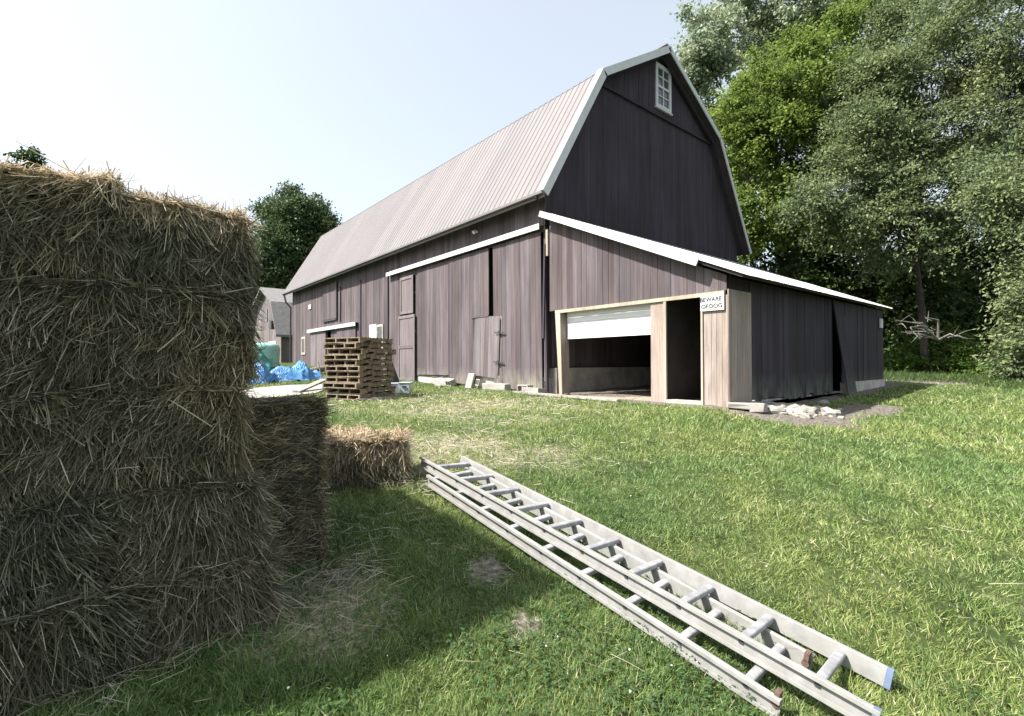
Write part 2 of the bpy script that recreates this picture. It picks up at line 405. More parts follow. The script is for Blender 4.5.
XW, YG, YF = 8.29, 8.75, 29.7            # long wall plane, gable wall plane, far gable
XE, XR = 7.88, 18.36                     # eaves
XM = (XE+XR)/2
XB, ZB, ZP, ZE = 10.05, 7.68, 9.55, 4.02
XB2 = 2*XM-XB
YR0, YR1 = 8.38, 30.2                    # roof ends
XW2 = XR-.30
barn = empty('barn', (XW, YG, -.9), 'large weathered purple-brown gambrel barn with metal roof and white trim, open lean-to at its end', 'barn')
def gtop(x):                              # underside of the roof over the gable walls
    x = XM-abs(x-XM)
    z = ZE+(x-XE)*(ZB-ZE)/(XB-XE) if x < XB else ZB+(x-XB)*(ZP-ZB)/(XM-XB)
    return z-.10
# foundation
mb = MB()
mb.box((XW+.03, YG+.05, -1.3), (XW+.28, YF, -.36)); mb.box((XW+.28, YG+.02, -1.3), (XW2-.05, YG+.25, -.08))
mb.box((XW+.28, YF-.25, -1.3), (XW2-.05, YF-.02, -.1)); mb.box((XW2-.25, YG+.25, -1.3), (XW2-.05, YF-.25, -.1))
mb.build('foundation', CONCRETE, barn)
# long wall: boards facing -X
ops = [(8.80, 12.35, -2, 3.22), (15.25, 16.4, -.6, 3.06), (17.78, 18.32, .58, 1.5), (23.5, 24.05, 1.1, 1.56), (27.3, 27.95, .6, 1.42)]
mb = MB(); siding(mb, (XW, 0, 0), (0, 1, 0), (-1, 0, 0), YG, YF, -.42, lambda y: gtop(XW)+.05, .2, .025, ops, rag=.02)
W1 = mb.build('wall', SIDING, barn); W1['label'] = 'long sunlit wall of grey-purple vertical boards'
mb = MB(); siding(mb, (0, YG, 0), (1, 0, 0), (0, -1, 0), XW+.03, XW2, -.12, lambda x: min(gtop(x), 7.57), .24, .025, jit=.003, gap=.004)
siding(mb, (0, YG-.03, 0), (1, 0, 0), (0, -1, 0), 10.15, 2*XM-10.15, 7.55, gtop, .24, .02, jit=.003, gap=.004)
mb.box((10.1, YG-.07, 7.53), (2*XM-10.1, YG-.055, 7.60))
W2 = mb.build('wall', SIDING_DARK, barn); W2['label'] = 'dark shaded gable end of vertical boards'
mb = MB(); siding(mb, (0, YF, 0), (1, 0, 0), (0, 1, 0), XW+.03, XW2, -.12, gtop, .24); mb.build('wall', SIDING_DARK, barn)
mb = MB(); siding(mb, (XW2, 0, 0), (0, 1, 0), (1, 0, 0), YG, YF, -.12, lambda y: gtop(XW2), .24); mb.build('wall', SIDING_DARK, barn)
# dark sheets added inside the openings of the long wall stand for the unlit interior
mb = MB(); mb.box((XW+.35, 8.85, -1.2), (XW+.38, 28.3, 3.3)); mb.box((XW+.05, YG+.3, -1.2), (XW+.30, YG+.33, 3.2)); mb.build('interior_dark_sheet', DARKHOLE, barn)

# roof
def ribbed(mb, A, along, down, L, D, rib=.23, h=.02, seg=6, sag=0.0, wavy=0, m=0, flip=1):
    A = np.array(A, float); along = np.array(along, float); down = np.array(down, float)
    nn = np.cross(down, along)*flip; nn /= np.linalg.norm(nn); nn *= (1 if nn[2] > 0 else -1)
    us = []; x = 0
    while x < L-rib*.5:
        us += [(x, 0), (x+rib*.40, 0), (x+rib*.46, h), (x+rib*.54, h), (x+rib*.60, 0)]; x += rib
    us.append((L, 0))
    jag = [random.uniform(-wavy, wavy) for _ in range(len(us))]
    vs = []; ns = seg+1
    for i, (uu, hh) in enumerate(us):
        for k in range(ns):
            t = k/seg; p = A+along*uu+down*(D*t+(jag[i//5] if k == seg else 0))+nn*(hh+sag*math.sin(math.pi*t)*0)
            p[2] -= sag*math.sin(math.pi*min(1, max(0, uu/L)))
            vs.append(p)
    fs = [[i*ns+k, (i+1)*ns+k, (i+1)*ns+k+1, i*ns+k+1] for i in range(len(us)-1) for k in range(seg)]
    mb.add(vs, fs, m)
def slab(mb, A, along, down, L, D, t, m=0):
    A = np.array(A, float); along = np.array(along, float); down = np.array(down, float)
    nn = np.cross(down, along); nn /= np.linalg.norm(nn); nn *= (1 if nn[2] > 0 else -1)
    mb.prism([A, A+along*L, A+along*L+down*D, A+down*D], -nn*t, m)
LR = YR1-YR0
mb = MB()
def unit(v): v = np.array(v, float); return v/np.linalg.norm(v)
Eb, Bb, Pp = np.array((XE, YR0, ZE)), np.array((XB, YR0, ZB)), np.array((XM, YR0, ZP))
Bb2, Eb2 = np.array((XB2, YR0, ZB)), np.array((XR, YR0, ZE))
for a, b, k in ((Bb, Eb, 1), (Pp, Bb, 1), (Pp, Bb2, -1), (Bb2, Eb2, -1)):
    dn = unit(b-a); D = np.linalg.norm(b-a)
    slab(mb, a+np.array((0, .03, -.012)), (0, 1, 0), dn, LR-.06, D-.02, .06, 1)
    ribbed(mb, a+np.array((0, 0, .004)), (0, 1, 0), dn, LR, D+(.02), .23, .016, 4)
mb.beam((XM, YR0-.01, ZP+.03), (XM, YR1, ZP+.03), .3, .03)
roof = mb.build('roof', [METALROOF, DARKHOLE], barn)
# white rake boards on the gable edge, both slopes and both sides
mb = MB()
def rake(a, b, w, t, y0, y1, m=0, lift=.02):
    a = np.array(a, float); b = np.array(b, float); d = unit(b-a); up = np.array((-d[2], 0, d[0])); up *= (1 if up[2] > 0 else -1)
    A_ = a+up*lift; B_ = b+up*lift
    mb.prism([(A_[0], y0, A_[2]), (B_[0], y0, B_[2]), (B_[0]-up[0]*w, y0, B_[2]-up[2]*w), (A_[0]-up[0]*w, y0, A_[2]-up[2]*w)], (0, y1-y0, 0), m)
rake(Eb, Bb, .20, .03, YR0-.035, YR0-.003, lift=.035); rake(Bb, Pp, .20, .03, YR0-.035, YR0-.003, lift=.035)
rake(Pp, Bb2, .15, .03, YR0-.035, YR0-.003, lift=.035); rake(Bb2, Eb2, .13, .03, YR0-.035, YR0-.003, lift=.035)
# metal flashing folded over the left lower rake
mb.prism([Bb+np.array((-.02, -.02, .045)), Bb+np.array((-.02, .16, .045)), Eb+np.array((-.03, .16, .03)), Eb+np.array((-.03, -.02, .03))], (0, 0, .012))
mb.build('rake_trim', WHITE, roof)
mb = MB()                                   # gutter and fascia along the eave
mb.box((XE+.02, YR0, ZE-.13), (XE+.05, YR1, ZE-.02)); mb.beam((XE-.03, YR0-.02, ZE-.03), (XE-.03, YR1, ZE-.03), .08, .06)
mb.build('gutter', METALROOF, roof)
mb = MB(); mb.tube([(XE+.02, 29.95, ZE-.08), (XE+.1, 29.9, ZE-.5), (XW-.08, 29.8, ZE-.8), (XW-.08, 29.8, .1)], .05, 8); mb.build('downspout', BLACK, roof)
mb = MB()                                   # rafter boards under the gable overhang
for a, b in ((Eb, Bb), (Bb, Pp), (Pp, Bb2), (Bb2, Eb2)):
    d = unit(b-a)
    mb.beam(a+np.array((0, .20, -.15)), b+np.array((0, .20, -.15)), .05, .14)
mb.build('soffit_rafter', SIDING_DARK, roof)

# gable window
mb = MB(); wx0, wx1, wz0, wz1 = 12.88, 13.70, 7.80, 9.16; yw = YG-.075
mb.box((wx0, yw, wz0), (wx0+.11, yw+.05, wz1)); mb.box((wx1-.11, yw, wz0), (wx1, yw+.05, wz1))
mb.box((wx0+.11, yw, wz0), (wx1-.11, yw+.05, wz0+.11)); mb.box((wx0+.11, yw, wz1-.12), (wx1-.11, yw+.05, wz1))
mb.box((wx0+.11, yw+.008, 8.44), (wx1-.11, yw+.04, 8.51)); mb.box((13.27, yw+.012, wz0+.11), (13.31, yw+.04, 8.44)); mb.box((13.27, yw+.012, 8.51), (13.31, yw+.04, wz1-.12))
for z in (8.17, 8.77): mb.box((wx0+.11, yw+.014, z), (wx1-.11, yw+.04, z+.03))
mb.box((wx0-.04, yw-.02, wz0-.04), (wx1+.04, yw+.05, wz0-.002))
win = mb.build('window', WHITE, barn); win['label'] = 'white-framed sash window high in the gable'
mb = MB(); mb.box((wx0+.1, yw+.042, wz0+.1), (wx1-.1, yw+.048, wz1-.1)); mb.build('pane', GLASS, win)

# sliding door track and panels
def tilt(mb, piv, ang):                      # rotate everything in mb about X axis through piv (y,z)
    c, s = math.cos(ang), math.sin(ang)
    mb.v = [(x, piv[0]+(y-piv[0])*c-(z-piv[1])*s, piv[1]+(y-piv[0])*s+(z-piv[1])*c) for x, y, z in mb.v]
mb = MB(); mb.box((XW-.16, 8.80, 3.26), (XW-.135, 17.25, 3.38)); mb.box((XW-.16, 8.80, 3.382), (XW-.0, 17.25, 3.40)); mb.build('door_track', WHITE, barn)
mb = MB(); siding(mb, (XW-.055, 0, 0), (0, 1, 0), (-1, 0, 0), 8.86, 10.78, -.66, 3.22, .19, .03, rag=.03, jit=.004); mb.box((XW-.02, 8.9, -.2), (XW, 10.7, -.05)); tilt(mb, (10.0, 3.2), -.012)
d1 = mb.build('sliding_door', SIDING, barn); d1['label'] = 'right sliding door, hanging slightly crooked'
mb = MB(); siding(mb, (XW-.055, 0, 0), (0, 1, 0), (-1, 0, 0), 10.98, 13.0, lambda y: -.60 if y > 11.8 else 1.34, 3.22, .19, .03, rag=.015, jit=.004)
mb.box((XW-.075, 10.98, 1.30), (XW-.05, 11.8, 1.335))
d2 = mb.build('sliding_door', SIDING, barn); d2['label'] = 'middle sliding door with a crooked wicket door in it'
mb = MB(); siding(mb, (XW-.06, 0, 0), (0, 1, 0), (-1, 0, 0), 10.36, 11.66, -.42, 1.27, .2, .03, jit=.003, breaks=(10.5,)); mb.box((XW-.095, 10.42, -.3), (XW-.088, 10.50, 1.22))
tilt(mb, (10.4, 1.2), .06)
wk = mb.build('wicket_door', DOORWOOD, barn); wk['label'] = 'small crooked wicket door hanging askew'
for z in (.0, .80): mb = MB(); mb.box((XW-.115, 10.2, z), (XW-.10, 10.62, z+.04)); mb.box((XW-.13, 10.38, z-.03), (XW-.116, 10.46, z+.07)); tilt(mb, (10.4, 1.2), .06); mb.build('hinge', BLACK, wk)
mb = MB(); siding(mb, (XW-.035, 0, 0), (0, 1, 0), (-1, 0, 0), 13.02, 15.05, -.37, 3.2, .19, .03, jit=.004, rag=.006)
mb.build('sliding_door', SIDING, barn)['label'] = 'left sliding door of narrow boards'
def framed(name, y0, y1, z0, z1, x, mf, mp, w=.09, rails=()):
    mb = MB()
    mb.box((x-.03, y0, z0), (x, y0+w, z1)); mb.box((x-.03, y1-w, z0), (x, y1, z1))
    mb.box((x-.03, y0+w, z0), (x, y1-w, z0+w)); mb.box((x-.03, y0+w, z1-w), (x, y1-w, z1))
    for r in rails: mb.box((x-.028, y0+w, r-w/2), (x, y1-w, r+w/2))
    o = mb.build(name, mf, barn)
    mb = MB(); mb.box((x-.008, y0+w*.8, z0+.03), (x+.006, y1-w*.8, z1-.03)); mb.build('panel', mp, o); return o
framed('side_door', 15.17, 16.42, -.60, 1.70, XW-.06, DOORWOOD, DOORWOOD, .10, (.58,))['label'] = 'tall pinkish-grey side door in two framed panels'
framed('hatch_door', 15.32, 16.30, 1.76, 3.08, XW-.04, DOORWOOD, DOORWOOD, .10)['label'] = 'small framed hatch above the side door'
mb = MB(); mb.box((XW-.05, 18.36, .56), (XW-.02, 19.0, 1.56)); mb.build('white_panel', WHITE, barn)
def smallwin(y0, y1, z0, z1, mf, w=.09):
    mb = MB(); x = XW-.045
    mb.box((x, y0, z0), (x+.03, y0+w, z1)); mb.box((x, y1-w, z0), (x+.03, y1, z1)); mb.box((x, y0+w, z1-w), (x+.03, y1-w, z1)); mb.box((x, y0+w, z0), (x+.03, y1-w, z0+w))
    o = mb.build('window', mf, barn)
    mb = MB(); mb.box((x+.02, y0+w, z0+w), (x+.028, y1-w, z1-w)); mb.build('pane', GLASS, o); return o
smallwin(17.75, 18.34, .54, 1.52, OLDBOARD)['label'] = 'narrow grey-framed window beside the white panel'
smallwin(27.25, 27.95, .5, 1.45, OLDBOARD, .10)['label'] = 'narrow window near the far corner'
mb = MB(); mb.box((XW-.16, 20.2, 1.60), (XW-.13, 26.6, 1.74)); mb.box((XW-.16, 20.2, 1.743), (XW, 26.6, 1.76)); mb.build('door_track', WHITE, barn)['label'] = 'shorter white track near the far end'
mb = MB(); siding(mb, (XW-.06, 0, 0), (0, 1, 0), (-1, 0, 0), 24.1, 26.3, -.3, 1.6, .3, .03, jit=.002); mb.build('sliding_door', DOORWOOD, barn)
mb = MB(); siding(mb, (XW-.06, 0, 0), (0, 1, 0), (-1, 0, 0), 20.4, 22.6, -.35, 1.6, .3, .03, jit=.002); mb.build('sliding_door', SIDING, barn)
mb = MB(); siding(mb, (XW-.05, 0, 0), (0, 1, 0), (-1, 0, 0), 22.7, 24.5, 2.12, 3.78, .2, .025); mb.box((XW-.08, 22.62, 2.03), (XW-.03, 24.5, 2.10), 1); mb.box((XW-.08, 22.60, 2.03), (XW-.03, 22.68, 3.8), 1)
mb.build('hatch_door', [SIDING, BLACK], barn)['label'] = 'high loft hatch with dark edges'
mb = MB(); mb.box((XW-.05, 26.3, 2.85), (XW-.02, 26.7, 3.08)); mb.build('wall_plate', WHITE, barn)
mb = MB(); mb.tube([(XW-.02, 11.55, 3.78), (XW-.1, 11.55, 3.8), (XW-.16, 11.55, 3.74)], [.035, .04, .06], 8); mb.build('wall_lamp', WHITE, barn)
# battens and odd boards that break up the long wall
mb = MB()
for y, z0, z1 in ((17.32, -.36, 3.5), (19.9, -.3, 3.5), (22.2, 1.9, 3.5), (13.01, -.4, 3.1)):
    mb = MB(); mb.box((XW-.045, y, z0), (XW-.012, y+.07, z1)); mb.build('batten', SIDING_DARK, barn)
# rotten corner boards
mb = MB(); mb.box((XW-.03, 8.63, 2.6), (XW+.02, 8.70, 3.24), 0); mb.beam((XW-.01, 8.68, -.7), (XW+.0, 8.74, 1.6), .05, .07, 1); mb.beam((XW-.05, 8.78, .6), (XW-.04, 8.72, 2.9), .03, .05, 1)
mb.build('corner_board', [TRIMWOOD, SIDING_DARK], barn)

# ------------------------------------------------------------------ lean-to
YL = 4.20
def ltop(y): return 3.60-.45*(8.61-y)-.10
mb = MB()
siding(mb, (XW, 0, 0), (0, 1, 0), (-1, 0, 0), YL, 8.60, 1.25, ltop, .155, .025, jit=.005)
LT = mb.build('lean_to', SIDING, barn); LT['label'] = 'open lean-to of weathered boards with a pale metal shed roof'
mb = MB()
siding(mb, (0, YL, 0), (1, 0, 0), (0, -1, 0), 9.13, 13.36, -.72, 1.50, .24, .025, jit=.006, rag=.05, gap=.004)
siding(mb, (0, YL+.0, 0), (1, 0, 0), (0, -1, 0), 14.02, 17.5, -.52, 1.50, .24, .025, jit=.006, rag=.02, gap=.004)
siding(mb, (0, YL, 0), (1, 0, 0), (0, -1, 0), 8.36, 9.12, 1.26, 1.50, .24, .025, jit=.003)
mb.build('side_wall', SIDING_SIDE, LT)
mb = MB()                                     # loose board swung out at its foot
siding(mb, (0, YL, 0), (1, 0, 0), (0, -1, 0), 13.36, 14.0, -.80, 1.48, .32, .025)
nv = []
for x, y, z in mb.v:
    k = max(0, 1.45-z)/2.25; nv.append((x+.16*k, y-.032-.26*k, z))
mb.v = nv; mb.build('loose_board', SIDING_SIDE, LT)
mb = MB(); mb.box((14.2, YL-.05, -1.0), (17.48, YL+.1, -.50)); mb.box((9.3, YL+.05, -1.1), (14.1, YL+.2, -.72)); mb.build('footing', CONCRETE, LT)
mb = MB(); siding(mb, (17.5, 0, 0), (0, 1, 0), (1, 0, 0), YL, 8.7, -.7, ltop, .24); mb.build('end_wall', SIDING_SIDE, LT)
mb = MB(); mb.box((XW+.06, YL+.05, -.9), (17.45, 8.7, -.755)); mb.build('dirt_floor', plain('earth_floor', (.26, .22, .17), .95, .3, 6, bumpd=.01), LT)
# roof of the lean-to
dn = unit((0, -1, -.45)); Dl = math.hypot(4.87, 4.87*.45)
mb = MB(); A = np.array((8.07, 8.64, 3.635))
slab(mb, A+np.array((.05, 0, -.012)), (1, 0, 0), dn, 9.45, Dl-.06, .05, 1)
ribbed(mb, A, (1, 0, 0), dn, 9.6, Dl+.03, .14, .022, 3, wavy=.035)
mb.v = [(x_, y_+.28*(x_-8.07)/9.6*(8.64-y_)/4.87, z_+.45*.28*(x_-8.07)/9.6*(8.64-y_)/4.87) for x_, y_, z_ in mb.v]
lroof = mb.build('lean_to_roof', [WHITEROOF, DARKHOLE], LT)
mb = MB(); p0 = A+np.array((-.03, .03, -.05)); p1 = A+dn*Dl*.83+np.array((-.03, 0, -.05))
mb.beam(p0, p1, .035, .135); p2 = A+dn*Dl*.995+np.array((.03, 0, -.07))
mb.build('rake_trim', [WHITE, SIDING_DARK], lroof)
# frames of the two openings
Y1, Y2, Y3, Y4, Y5 = 8.20, 5.73, 5.37, 4.66, 4.20
mb = MB(); mb.box((XW-.055, 4.22, 1.175), (XW-.0, 8.36, 1.245)); LT_head = mb.build('header', TRIMWOOD, LT)
mb = MB()
mb.prism([(XW-.05, 8.36, 1.173), (XW-.05, 8.20, 1.173), (XW-.05, 8.14, -.74), (XW-.05, 8.23, -.74)], (.04, 0, 0))
mb.prism([(XW+.0, 8.20, 1.17), (XW+.22, 8.20, 1.17), (XW+.22, 8.14, -.76), (XW, 8.14, -.76)], (0, .03, 0), 1)
mb.build('door_jamb', [TRIMWOOD, TANWOOD], LT); mb = MB()
mb.box((XW-.05, Y4-.035, -.76), (XW-.01, Y4, 1.172)); mb.box((XW-.05, Y3, -.76), (XW-.01, Y3+.055, 1.172)); mb.box((XW-.055, Y4+.002, -.77), (XW+.15, Y3-.002, -.70))
mb.build('door_frame', [TRIMWOOD, TANWOOD], LT)
mb = MB(); siding(mb, (XW-.02, 0, 0), (0, 1, 0), (-1, 0, 0), Y3+.058, Y2, -.76, 1.172, .16, .02, gap=.003, jit=.001); mb.box((XW+.002, Y2-.02, -.76), (XW+.15, Y2, 1.17)); mb.build('door_post', TANWOOD, LT)
mb = MB(); siding(mb, (XW-.02, 0, 0), (0, 1, 0), (-1, 0, 0), Y5-.03, Y4-.038, -.80, 1.172, .105, .02, gap=.006, jit=.001)
siding(mb, (0, YL-.04, 0), (1, 0, 0), (0, -1, 0), XW-.015, 9.12, -.85, 1.27, .105, .02, gap=.006, jit=.001)
mb.build('tan_corner_panel', TANWOOD, LT)
# sectional garage door, rolled most of the way up
mb = MB(); xg = XW+.14
for i in range(5):
    z0 = .58+i*.125
    mb.prism([(xg, Y2+.01, z0), (xg, Y2+.01, z0+.115), (xg+.015, Y2+.01, z0+.1249), (xg+.04, Y2+.01, z0+.1249), (xg+.04, Y2+.01, z0)], (0, 8.14-Y2-.0, 0))
mb.box((xg-.012, Y2+.01, .565), (xg+.05, 8.15, .579))
gd = mb.build('garage_door', GARAGE, LT)
for i in range(3):
    mb = MB(); mb.box((xg+.1+i*.85, Y2+.02, 1.30), (xg+.9+i*.85, 8.12, 1.335)); mb.build('raised_section', GARAGE, gd)
for yy in (Y2+.03, 8.13): mb = MB(); mb.beam((xg+.08, yy, -.7), (xg+.08, yy, 1.25), .03, .03); mb.build('rail', BLACK, gd)
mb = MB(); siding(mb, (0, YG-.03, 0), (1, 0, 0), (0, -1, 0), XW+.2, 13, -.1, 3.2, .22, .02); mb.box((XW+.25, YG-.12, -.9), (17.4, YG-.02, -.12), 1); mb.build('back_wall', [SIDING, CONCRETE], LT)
mb = MB(); mb.box((XW+.2, 5.50, -.9), (17.4, 5.55, 1.3)); mb.build('added_dark_partition', DARKHOLE, LT)  # added dark divider, keeps the view through the doorway black
mb = MB(); mb.box((17.05, YL-.06, .98), (17.3, YL-.03, 1.24)); mb.build('white_box', WHITE, LT)

# warning sign
sg = empty('warning_sign', (XW-.045, 4.45, .93), 'white BEWARE OF DOG sign on the tan panel right of the open doorway', 'sign')
mb = MB(); mb.box((XW-.06, 4.22, .915), (XW-.044, 4.655, 1.195)); mb.build('board', SIGNWHITE, sg)
def text_mesh(name, body, size, mat, parent, loc, rot):
    cu = bpy.data.curves.new('txt', 'FONT'); cu.body = body; cu.size = size; cu.align_x = 'CENTER'; cu.extrude = .003; cu.offset = .0015
    to = bpy.data.objects.new('txt', cu); COL.objects.link(to); bpy.context.view_layer.update()
    me = bpy.data.meshes.new_from_object(to.evaluated_get(bpy.context.evaluated_depsgraph_get()))
    bpy.data.objects.remove(to); me.name = name; me.materials.clear(); me.materials.append(mat)
    o = bpy.data.objects.new(name, me); COL.objects.link(o); o.parent = parent
    o.location = loc; o.rotation_euler = rot; ORG[o.name] = ORG[parent.name]; return o
ro = (math.pi/2, 0, -math.pi/2)
text_mesh('lettering', 'BEWARE', .105, SIGNINK, sg, (-.0175, .012, .15), ro)
text_mesh('lettering', 'OF', .105, SIGNINK, sg, (-.0175, .125, .03), ro); text_mesh('lettering', 'DOG', .105, SIGNINK, sg, (-.0175, -.08, .03), ro)

# ------------------------------------------------------------------ far outbuilding
xo, ya, yb = 11.5, 44.5, 54.6; ym = (ya+yb)/2
ob = empty('shed_barn', (xo, ym, 0), 'small grey gambrel outbuilding standing far behind the big barn', 'outbuilding')
def otop(y):
    y = ym-abs(y-ym); return 2.9+(y-ya)*2.4/1.5 if y < ya+1.5 else 5.3+(y-ya-1.5)*1.55/(ym-ya-1.5)
mb = MB(); siding(mb, (xo, 0, 0), (0, 1, 0), (-1, 0, 0), ya, yb, -.3, otop, .4, .03, [(46.0, 48.6, -1, 2.0)])
siding(mb, (0, ya, 0), (1, 0, 0), (0, -1, 0), xo, 20, -.3, 2.9, .4, .03); mb.build('wall', FARWOOD, ob)
mb = MB()
for s in (1, -1):
    f = lambda y: ym+(y-ym)*s
    for (y0, z0), (y1, z1) in (((ya-.4, 2.45), (ya+1.4, 5.4)), ((ya+1.4, 5.4), (ym, 7.05))):
        mb.prism([(xo-.5, f(y0), z0), (xo-.5, f(y1), z1), (xo-.5, f(y1), z1-.2), (xo-.5, f(y0), z0-.2)], (9, 0, 0))
mb.build('roof', plain('grey_shingle', (.15, .145, .145), .9, .2, 3), ob)
mb = MB(); mb.box((xo-.06, 48.9, 3.9), (xo-.03, 49.3, 5.0)); mb.build('window', GLASS, ob)
mb = MB(); mb.box((xo+.3, 45.9, -.2), (xo+.35, 48.7, 2.1), 0); mb.box((xo-.05, 46.0, 1.2), (xo-.02, 48.6, 2.0), 1); mb.build('garage_door', [BLACK, WHITE], ob)  # black sheet set back in the opening stands for its unlit inside
mb = MB(); mb.box((xo-.5, 45.6, 3.0), (xo-.05, 46.3, 3.7)); mb.build('lamp', BLACK, ob)
mb = MB(); mb.box((xo+1.0, ya-.08, -.1), (xo+1.5, ya-.03, 2.0)); mb.build('side_door', WHITE, ob)
mb = MB(); mb.box((xo+2.1, ya-.08, .0), (xo+3.2, ya-.03, 2.4)); mb.build('dark_doorway_slab', BLACK, ob)  # black slab on the wall stands for the darkness inside a doorway

# ------------------------------------------------------------------ ladders
def ladder_frame(P0, a, b, g):
    d = np.array([math.sin(a)*math.cos(b), math.cos(a)*math.cos(b), math.sin(b)])
    h = np.cross(d, (0, 0, 1)); h /= np.linalg.norm(h); n = np.cross(h, d)
    e = h*math.cos(g)+n*math.sin(g); return np.array(P0), d, e, np.cross(e, d)
def ladder(label, P0, d, e, n, w, k0, k1, nr, lo, hi, hgt=.085, shoe=None, caps=False, railmat=ALU):
    if n[2] < 0: n = -n
    root = empty('ladder', tuple(P0), label, 'ladder', 'two aluminium ladder sections on the grass')
    wm = abs(w); e = e*np.sign(w)
    for s, (ka, kb) in ((0, lo), (1, hi)):
        mb = MB(); off = e*(wm*s+(.012 if s else -.012)); sg_ = 1 if s else -1
        A = P0+off+d*(ka*.305); B = P0+off+d*(kb*.305); Ln = np.linalg.norm(B-A); c = (A+B)/2-n*(hgt/2-.034)
        mb.obox(c, (d, e, n), (Ln/2, .002, hgt/2))                       # web
        for q in (1, -1):
            mb.obox(c+n*q*(hgt/2-.0015)+e*sg_*(.0122), (d, e, n), (Ln/2, .0115, .0022))   # flanges outwards
            mb.obox(c+n*q*(hgt/2-.010)+e*sg_*(.0235), (d, e, n), (Ln/2, .0012, .009))
        r = mb.build('rail', railmat, root, bevel=.0008)
        for k in range(nr):                                              # rung end fastenings
            mb = MB(); mb.obox(P0+off+e*sg_*.006+d*(k*.305), (d, e, n), (.010, .003, .010)); mb.build('rivet', BLACK, r)
        if caps:
            mb = MB(); mb.obox(P0+off+d*(kb*.305-.012)+e*sg_*.01-n*(hgt/2-.034), (d, e, n), (.012, .013, hgt/2+.001)); mb.build('end_cap', BLUEPLASTIC if s == 0 else BLUEPLASTIC, r)
    for k in range(nr):
        mb = MB(); c = P0+e*wm/2+d*(k*.305)
        hr = .018
        prof = [(-.020, -.012), (-.012, -.017), (.012, -.017), (.020, -.010), (.020, .012), (.015, .0165), (-.015, .0165), (-.020, .012)]
        mb.prism([c-e*(wm/2-.001)+d*a_+n*b_ for a_, b_ in prof], e*(wm-.002)); mb.build('rung', ALU_D, root, bevel=.0015)
    if shoe:
        for s in (0, 1):
            mb = MB(); off = e*(wm*s); kb = (lo, hi)[s][1]
            c = P0+off+d*(kb*.305-.02)
            mb.tube([c-e*.02, c+e*.02], .016, 10); mb.obox(c+n*.03, (d, e, n), (.010, .02, .02))
            mb.build('foot', RUST, root)
    return root
P0, d, e, n = ladder_frame((2.06063875, 3.46358456, -0.83792398), 3.07531913, -0.16890261, 0.07487403)
ladder('upper ladder section lying on the other, with blue end caps and pale worn rails', P0, d, e, n, -.342, 0, 9, 10, (-.62, 9.68), (-.42, 9.62), .082, caps=True)
P0b = np.array([2.36418899, 3.09245171, -0.96078393]); d = unit([0.04059343, -0.98354287, -0.17605565]); e = np.array([-0.99917492, -0.03973184, -0.00841762]); e = unit(e-d*(e@d)); n = np.cross(e, d)
ladder('lower ladder section half sunk in grass, with rusty foot', P0b+d*(-.305), d, e, n, .372, 0, 8, 9, (-.12, 8.42), (-.12, 8.45), .082, shoe=True)

# ------------------------------------------------------------------ hay bales
def rounded_core(c, h, rz, r=.05, amp=.02, n=16, seed=0):
    """box with rounded edges and a lumpy surface; returns V, F"""
    V = []; Fc = []
    for ax in range(3):
        for sg_ in (-1, 1):
            a, b = [i for i in range(3) if i != ax]
            g = np.linspace(-1, 1, n); A_, B_ = np.meshgrid(g, g, indexing='ij')
            p = np.zeros((n*n, 3)); p[:, ax] = sg_; p[:, a] = A_.ravel(); p[:, b] = B_.ravel()
            k = len(V)*n*n; V.append(p)
            q = (np.arange(n-1)[:, None]*n+np.arange(n-1)[None, :]).ravel()+k
            Fc.append(np.stack([q, q+n, q+n+1, q+1], 1))
    V = np.concatenate(V)*np.array(h); inner = np.clip(V, -(np.array(h)-r), np.array(h)-r)
    dv = V-inner; V = inner+nrm(dv)*r
    nv = nrm(dv)
    lump = fbm(V[:, 0]*1.0+V[:, 2]*2.3+seed, V[:, 1]+V[:, 2]*1.7, 9, seed)-.5
    V = V+nv*(lump*amp*2.5-min(.022, (amp-.015)*1.5 if amp > .015 and h[0] > .15 else 0))[:, None]
    c_, s_ = math.cos(rz), math.sin(rz)
    R = np.array([[c_, -s_, 0], [s_, c_, 0], [0, 0, 1]])
    return V@R.T+np.array(c), np.concatenate(Fc), R
